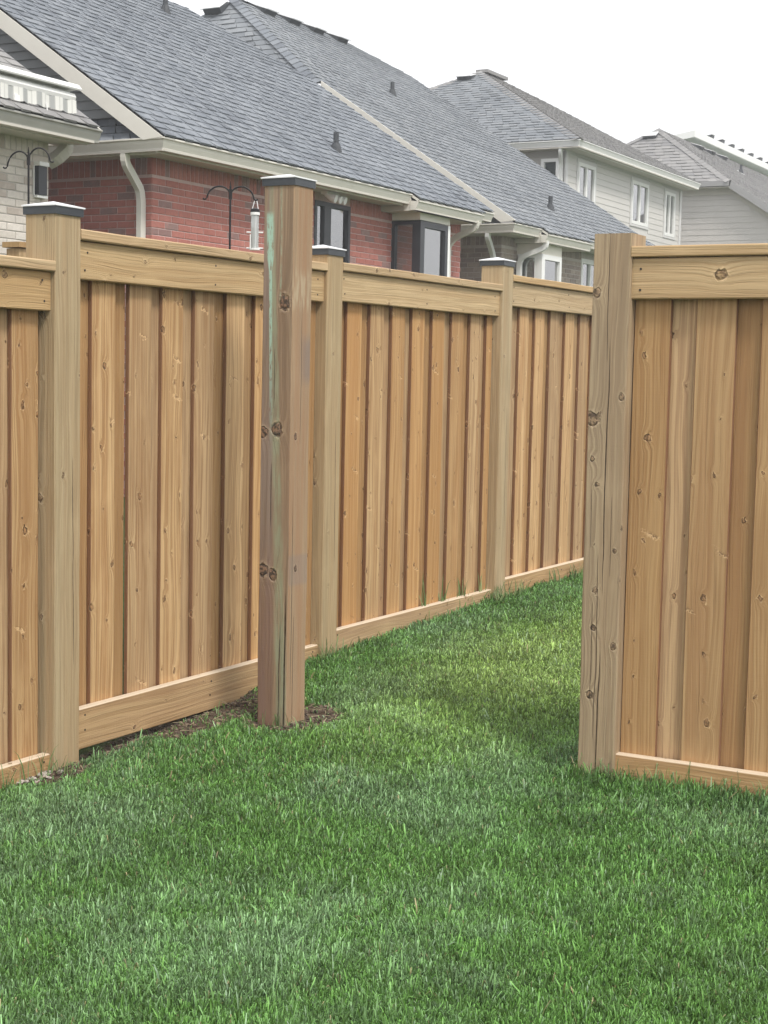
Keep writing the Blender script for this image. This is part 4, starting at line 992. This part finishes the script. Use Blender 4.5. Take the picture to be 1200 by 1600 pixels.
# ================================================================ far grey house
h5 = root('tall_house', (0, 0, 0), 'farthest grey sided house with white eave and row of roof vents at right', 'house')
X5, Y5, Z5 = -16.4, 49.0, 7.76
w5 = shell_wall('wall', h5, -26, X5, Y5, 68, GB, Z5-1.9, M_sidS); m = MB(); m.raw([(X5, Y5, Z5-1.9), (-26, Y5, Z5-1.9), (X5, Y5, Z5-.1), (X5, 68, Z5-1.9), (-26, 68, Z5-1.9), (X5, 68, Z5-.1)], ((0, 1, 2), (3, 5, 4), (0, 2, 5, 3), (1, 4, 5, 2))); m.build('gable_wall', M_sidS, w5)
m = MB(); y = Y5
while y < 68: m.box(X5, X5+.03, y, y+.05, 5.0, Z5-.2); y += .30
m.build('siding_batten', M_sidS, w5, kind='stuff')
roof5 = roofsheet(h5, [[(X5+.45, Y5-.35, Z5), (X5+.45, 68, Z5), (-26, 68, Z5-1.7), (-26, Y5-.35, Z5-1.7)]], M_sh3)
m = MB(); slab(m, [(X5+.45, Y5-.36, Z5+.01), (-26, Y5-.36, Z5-1.69), (-26, Y5-.36, Z5-1.9), (X5+.45, Y5-.36, Z5-.2)], .03, (0, -1, 0)); m.build('barge_board', M_trimw, h5)
m = MB(); m.box(X5+.42, X5+.46, Y5-.35, 68, Z5-.20, Z5+.01); m.build('fascia', M_trimw, h5)
m = MB(); m.box(X5, X5+.42, Y5-.35, 68, Z5-.22, Z5-.20); m.build('soffit', M_trimw, h5)
y = Y5+1.7
while y < 64:
    box_vent(roof5, (X5+.25, y, Z5+.05), UY, (-1, 0, .1)); y += 1.15

# ================================================================ neighbour's small fence end, hooks and feeder
nf = root('garden_fence', (-5.5, 6.1, -1.4), 'neighbour short wooden post with flat cap and diagonal brace behind the nearest left post', 'fence')
m = MB(); m.cbox(-.045, .045, -.045, .045, -.1, 1.98, c=.004); m.build('fence_post', M_nb, nf, (-.02, .03, 0))
m = MB(); m.cbox(-.06, .06, -.06, .06, 1.985, 2.012, c=.003); m.build('cap_board', M_nb, nf, (-.02, .03, 0))
m = MB(); M_ = Matrix.Translation((-.02, -.02, 1.93)) @ Matrix.Rotation(R(48), 4, 'X')
m.box(-.02, .02, -.045, .045, -.62, .0, M=M_); m.build('brace', M_nb, nf)
for k in range(5):
    m = MB(); m.cbox(-.07, .07, -.01, .01, 0, 1.25, c=.002); m.build('board', M_nb, nf, (-.14-.15*k, .03, 0))
def hook(base, top, label, spread, tilt=0.0):
    r_ = root('shepherd_hook', base, label, 'garden hook', 'shepherd hooks behind the fence')
    h = top-base[2]; U = Vector((math.cos(YAW+tilt), math.sin(YAW+tilt), 0))
    m = MB(); m.tube([(0, 0, -.1), (0, 0, h)], .0075, 8); m.tube([(0, 0, h-.09), (0, 0, h-.02)], .013, 8); m.tube([(0, 0, h), (0, 0, h+.035)], [.006, .002], 6); m.build('pole', M_iron, r_)
    for s_, (rx, rz, dr) in ((-1, spread[0]), (1, spread[1])):
        pts = []
        for i in range(15):
            t = i/14*math.pi*.93; pts.append(U*(s_*(rx/2)*(1-math.cos(t)))+Vector((0, 0, h-.07+rz*math.sin(t)-dr*(i/14)**2)))
        e = pts[-1]
        for i in range(1, 7):
            t = i/6*math.pi*.8; pts.append(e+U*s_*(.016*(1-math.cos(t)))-Vector((0, 0, .018*math.sin(t))))
        m = MB(); m.tube(pts, .006, 8); m.build('hook_arm', M_iron, r_, smooth=True)
    return r_, U
hook((-7.62, 8.56, -1.35), 1.48, 'black double shepherd hook in front of the pale brick wall', ((.15, .085, .045), (.15, .10, .0)))
hk, U = hook((-6.37, 9.23, -1.35), 1.27, 'black double shepherd hook with bird feeder before red brick wall', ((.165, .075, .02), (.165, .075, .02)))
fp = Vector((-6.37, 9.23, 0))+U*.175
bf = root('bird_feeder', (fp.x, fp.y, .84), 'clear tube bird feeder with white perches hanging from right hook arm', 'bird feeder')
n = N('feeder_plastic'); n.p('Base Color', (.75, .78, .78)); n.p('Roughness', .15); n.p('Transmission Weight', .55); n.p('IOR', 1.3); M_clear = n.m
m = MB(); m.tube([(0, 0, .0), (0, 0, .26)], .027, 14); m.build('feeder_tube', M_clear, bf, smooth=False)
m = MB(); m.tube([(0, 0, .005), (0, 0, .10), (0, 0, .15)], [.022, .022, .017], 10); m.build('seed', plain('bird_seed', (.42, .36, .26), .9, var=.6, nscale=90), bf)
m = MB(); m.tube([(0, 0, .255), (0, 0, .275), (0, 0, .283)], [.034, .032, .014], 14); m.build('feeder_lid', M_iron, bf)
m = MB(); m.tube([(0, 0, .235), (0, 0, .254)], .033, 14); m.tube([(0, 0, -.008), (0, 0, .004)], .036, 14); m.build('feeder_ring', M_whtfr, bf)
for z in (.005, .115):
    m = MB(); m.tube([tuple(-U*.058+Vector((0, 0, z))), tuple(U*.058+Vector((0, 0, z)))], .006, 6); m.build('perch', M_whtfr, bf)
m = MB(); m.tube([tuple(U*.018+Vector((0, -.024, .0))), tuple(U*.018+Vector((0, -.024, .25)))], .005, 6); m.tube([tuple(-U*.018+Vector((0, -.024, .0))), tuple(-U*.018+Vector((0, -.024, .1)))], .004, 6); m.build('feeder_rod', M_whtfr, bf)
m = MB(); m.tube([tuple(-U*.022+Vector((0, 0, .27))), tuple(-U*.006+Vector((0, 0, .33))), tuple(U*.004+Vector((0, 0, .345))), tuple(U*.012+Vector((0, 0, .33))), tuple(U*.022+Vector((0, 0, .27)))], .0028, 6); m.build('feeder_handle', M_flash, bf)

# ================================================================ lawn
def build_grass():
    cam_p = np.array([0, 0, 0.])
    f_, r_, u_ = np.array(fwd), np.array(r2), np.array(u2)
    bands = [(2.35, 3.3, 52000), (3.3, 4.3, 44000), (4.3, 5.4, 32000), (5.4, 7.0, 20000), (7.0, 10.4, 13000)]
    X_, Y_ = [], []
    for (ya, yb, dn) in bands:
        n_ = int((yb-ya)*5.6*dn); x = rng.uniform(-4.0, 1.6, n_); y = rng.uniform(ya, yb, n_)
        X_.append(x); Y_.append(y)
    x = np.concatenate(X_); y = np.concatenate(Y_); z = gz(x, y)
    P_ = np.stack([x, y, z], 1); dpt = P_@f_; px = 600+FPX*(P_@r_)/dpt; py = 800-FPX*(P_@u_)/dpt
    keep = (px > -190) & (px < 1390) & (py < 1740)
    keep &= rng.random(len(x)) > soil(x, y)*.93
    keep &= ~((x < FX+.004) & (y < 5.95) & (rng.random(len(x)) > .12))      # little grass behind the near left fence
    keep &= ~((x < FX-.05))
    keep &= ~((np.abs(x+3.36) < .075) & (np.abs(y-5.27) < .075)) & ~((np.abs(x+1.984) < .074) & (np.abs(y-5.27) < .074))
    keep &= ~((x > -1.9) & (y > 5.35))
    x, y, z = x[keep], y[keep], z[keep]
    n_ = len(x)
    typ = rng.random(n_)
    # clump fields
    c1 = vnoise(x, y, 2.2, 21); c2 = vnoise(x, y, 6.5, 22); c3 = vnoise(x, y, 17, 23)*.6+vnoise(x, y, 38, 25)*.4; c4 = vnoise(x, y, 1.1, 24)
    hgt = (.013+.021*rng.random(n_)+.018*c3+.010*(c2-.5))*np.interp(y, [3, 4.6, 6], [1.12, 1.0, .85])
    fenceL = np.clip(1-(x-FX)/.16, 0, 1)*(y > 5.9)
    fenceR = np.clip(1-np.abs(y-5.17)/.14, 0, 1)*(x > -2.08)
    hgt *= 1+.35*fenceL*rng.random(n_)+1.7*fenceR*rng.random(n_)
    hgt *= 1-.45*np.clip(soil(x, y)*1.5, 0, 1)
    long_ = rng.random(n_) < .05; hgt[long_] *= 1.7
    dist = np.hypot(x, y)
    wid = (.0011+.0013*rng.random(n_))*np.interp(dist, [3, 6, 10], [1.0, 1.35, 2.0])
    ang = rng.uniform(0, 2*np.pi, n_)
    flow = 2*np.pi*(vnoise(x, y, 3.1, 31)+.6*vnoise(x, y, 11, 32))*1.3
    lean = hgt*(.30+.95*rng.random(n_))
    mixf = .38
    lx = lean*((1-mixf)*np.cos(ang)+mixf*np.cos(flow)); ly = lean*((1-mixf)*np.sin(ang)+mixf*np.sin(flow))
    zt = np.sqrt(np.maximum(hgt**2-(lx**2+ly**2)*.75, (hgt*.22)**2))
    wa = rng.uniform(0, 2*np.pi, n_); wx, wy = np.cos(wa)*wid, np.sin(wa)*wid
    B = np.stack([x, y, z-.004], 1)
    W = np.stack([wx, wy, np.zeros(n_)], 1)
    cv = (.5+.5*rng.random(n_))
    Mid = B+np.stack([lx*.28, ly*.28, zt*.62], 1); Mi2 = B+np.stack([lx*.62, ly*.62, zt*.97], 1); T = B+np.stack([lx*1.05, ly*1.05, zt*(1.25-.6*cv)], 1)
    V = np.stack([B-W, B+W, Mid-W*.95, Mid+W*.95, Mi2-W*.6, Mi2+W*.6, T], 1).reshape(-1, 3)
    base = (np.arange(n_)*7)[:, None]
    quads = np.concatenate([base+np.array([0, 1, 3, 2]), base+np.array([2, 3, 5, 4])], 1).reshape(-1)
    tris = (base+np.array([4, 5, 6])).reshape(-1)
    # interleave as quads then tris
    me = bpy.data.meshes.new('lawn_grass'); me.vertices.add(len(V)); me.vertices.foreach_set('co', V.ravel().astype(np.float32))
    nl = len(quads)+len(tris); me.loops.add(nl); me.loops.foreach_set('vertex_index', np.concatenate([quads, tris]).astype(np.int32))
    me.polygons.add(2*n_+n_)
    me.polygons.foreach_set('loop_start', np.concatenate([np.arange(0, 8*n_, 4), 8*n_+np.arange(0, 3*n_, 3)]).astype(np.int32))
    me.update()
    me.polygons.foreach_set('use_smooth', np.ones(3*n_, bool))
    # colour: clumps of blue-green fescue among mid-green rye, yellower beyond the gate opening
    rye = np.array([.155, .33, .078]); blue = np.array([.27, .42, .235]); yel = np.array([.35, .50, .14]); drk = np.array([.09, .21, .06]); straw = np.array([.42, .36, .20])
    wb = np.clip((c1*.5+c2*.3+c3*.3+.25*(rng.random(n_)-.5)-.50)/.26, 0, 1)[:, None]*.66
    col = rye*(1-wb)+blue*wb
    wy_ = (np.clip(1-np.hypot((x+2.75)/.85, (y-7.2)/2.6), 0, 1)*1.7).clip(0, 1)[:, None]*.85
    col = col*(1-wy_)+yel*wy_
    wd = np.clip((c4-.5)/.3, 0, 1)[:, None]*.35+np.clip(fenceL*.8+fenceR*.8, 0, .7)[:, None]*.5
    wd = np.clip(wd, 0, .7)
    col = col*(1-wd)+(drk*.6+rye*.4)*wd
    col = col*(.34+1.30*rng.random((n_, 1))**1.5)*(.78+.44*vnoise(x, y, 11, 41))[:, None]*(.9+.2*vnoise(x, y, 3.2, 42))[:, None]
    pale = rng.random(n_) < .05; col[pale] = col[pale]*.5+np.array([.36, .50, .34])*.6
    near_soil = np.clip(soil(x, y)*1.4, 0, 1)
    dry = (rng.random(n_) < .008+.05*near_soil+.05*np.clip(1-np.hypot((x+3.3)/.7, (y-4.7)/.6), 0, 1))
    col[dry] = straw*(.6+.6*rng.random((dry.sum(), 1)))
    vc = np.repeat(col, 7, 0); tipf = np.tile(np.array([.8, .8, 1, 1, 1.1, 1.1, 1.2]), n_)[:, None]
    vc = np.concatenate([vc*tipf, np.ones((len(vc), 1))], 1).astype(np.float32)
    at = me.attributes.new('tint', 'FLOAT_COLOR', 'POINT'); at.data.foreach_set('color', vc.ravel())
    n = N('grass_blade'); a = n.attr('tint').outputs['Color']
    n.p('Base Color', a); n.p('Roughness', .42); n.p('Specular IOR Level', .45)
    tl = n.t.nodes.new('ShaderNodeBsdfTranslucent'); n.set(tl.inputs[0], n.mix(.35, a, (.30, .42, .05)))
    ms = n.t.nodes.new('ShaderNodeMixShader'); ms.inputs[0].default_value = .28
    n.t.links.new(n.b.outputs[0], ms.inputs[1]); n.t.links.new(tl.outputs[0], ms.inputs[2]); n.t.links.new(ms.outputs[0], n.out.inputs[0])
    me.materials.append(n.m)
    o = bpy.data.objects.new('lawn_grass', me); COL.objects.link(o); o['kind'] = 'stuff'
    o['label'] = 'mown green lawn grass with bluish patches'; o['category'] = 'grass'
    print('blades', n_)
    return n.m
M_blade = build_grass()
# tall weeds poking up through the fence foot, clover-like tufts and fallen straw
m = MB()
def blade(m, x, y, h, lean, w=.0022, z=None):
    z = float(gz(x, y)) if z is None else z; a = random.uniform(0, 6.28); dx, dy = lean*math.cos(a), lean*math.sin(a); b = random.uniform(0, 3.14); wx, wy = w*math.cos(b), w*math.sin(b)
    p0, p1, p2, p3 = Vector((x, y, z-.01)), Vector((x+dx*.25, y+dy*.25, z+h*.5)), Vector((x+dx*.6, y+dy*.6, z+h*.85)), Vector((x+dx, y+dy, z+h)); W = Vector((wx, wy, 0))
    m.raw([p0-W, p0+W, p1-W, p1+W, p2-W*.6, p2+W*.6, p3], ((0, 1, 3, 2), (2, 3, 5, 4), (4, 5, 6)))
for (yc, k) in ((7.34, 8), (7.58, 12), (7.81, 14), (8.02, 12)):
    for i in range(k): blade(m, FX-.05+random.uniform(-.006, .02), yc+random.gauss(0, .03), random.uniform(.10, .24)*random.uniform(.6, 1.1), random.uniform(.01, .08), .003, z=-1.30)
for i in range(120): blade(m, FX+random.uniform(.0, .05), random.choice((6.22, 6.3, 8.15, 8.3, 8.45, 9.0, 9.3))+random.gauss(0, .05), random.uniform(.05, .13), random.uniform(.02, .06), .0026)
for i in range(16): blade(m, FX+random.uniform(-.012, .03), random.choice((4.13, 4.22, 4.1, 4.3))+random.gauss(0, .02), random.uniform(.06, .12), random.uniform(.01, .05))
for i in range(260): blade(m, random.uniform(-2.06, .4), 5.19+random.gauss(0, .02), random.uniform(.05, .12), random.uniform(.01, .05))
for (cx, cy, k, rr) in ((-1.984, 5.20, 90, .10), (-1.95, 5.19, 50, .06), (-3.36, 5.20, 26, .12), (-3.82, 6.22, 40, .07), (-3.78, 8.13, 50, .08), (-3.72, 4.35, 20, .05), (-3.68, 6.3, 30, .06)):
    for i in range(k): blade(m, cx+random.gauss(0, rr), cy-abs(random.gauss(0, .02)), random.uniform(.03, .085), random.uniform(.01, .05))
n = N('weed_blade'); n.p('Base Color', n.mix(n.attr('rnd').outputs['Fac'], (.09, .17, .05), (.26, .33, .14))); n.p('Roughness', .5)
o = m.build('tall_weeds', n.m, kind='stuff'); o['label'] = 'taller grass and weeds along the foot of the fences'; o['category'] = 'weeds'
# soil crumbs and straw on the bare patch
m = MB(); cnt = 0
while cnt < 1500:
    x, y = random.uniform(-3.9, -3.0), random.uniform(4.2, 5.8)
    if float(soil(x, y)) < random.uniform(.15, .9): continue
    s_ = random.uniform(.002, .008); z = float(gz(x, y)); cnt += 1
    if random.random() < .12:
        a = random.uniform(0, 3.14); l_ = random.uniform(.01, .03); m.box(-l_, l_, -.0009, .0009, 0, .0015, random.uniform(.7, 1), Matrix.Translation((x, y, z+.006)) @ Matrix.Rotation(a, 4, 'Z') @ Matrix.Rotation(random.uniform(-.3, .3), 4, 'Y'))
    else:
        m.box(-s_, s_, -s_*.8, s_*.8, -s_*.5, s_*.6, random.uniform(0, .69), Matrix.Translation((x, y, z+s_*.3)) @ Matrix.Rotation(random.uniform(0, 3), 4, 'Z') @ Matrix.Rotation(random.uniform(-.6, .6), 4, 'X'))
n = N('soil_crumb'); n.p('Base Color', n.ramp(n.attr('rnd').outputs['Fac'], ((0, (.04, .028, .02)), (.65, (.19, .14, .10)), (.70, (.30, .25, .15)), (1, (.45, .38, .24))))); n.p('Roughness', .95)
o = m.build('soil_crumbs', n.m, kind='stuff'); o['label'] = 'crumbs of bare earth and straw around the gate post foot'; o['category'] = 'soil'

# ---------------------------------------------------------------- thin scattering volume, added to lift and pale the far houses
m = MB(); m.box(-60, 25, -6, 100, -3.2, 9.4)
hz = bpy.data.materials.new('lift_haze'); hz.use_nodes = True; hz.node_tree.nodes.clear()
pv = hz.node_tree.nodes.new('ShaderNodeVolumePrincipled'); pv.inputs['Color'].default_value = (.97, .98, 1, 1); pv.inputs['Density'].default_value = .0032; pv.inputs['Anisotropy'].default_value = .2
ho = hz.node_tree.nodes.new('ShaderNodeOutputMaterial'); hz.node_tree.links.new(pv.outputs[0], ho.inputs['Volume'])
o = m.build('lift_haze', hz, kind='stuff')
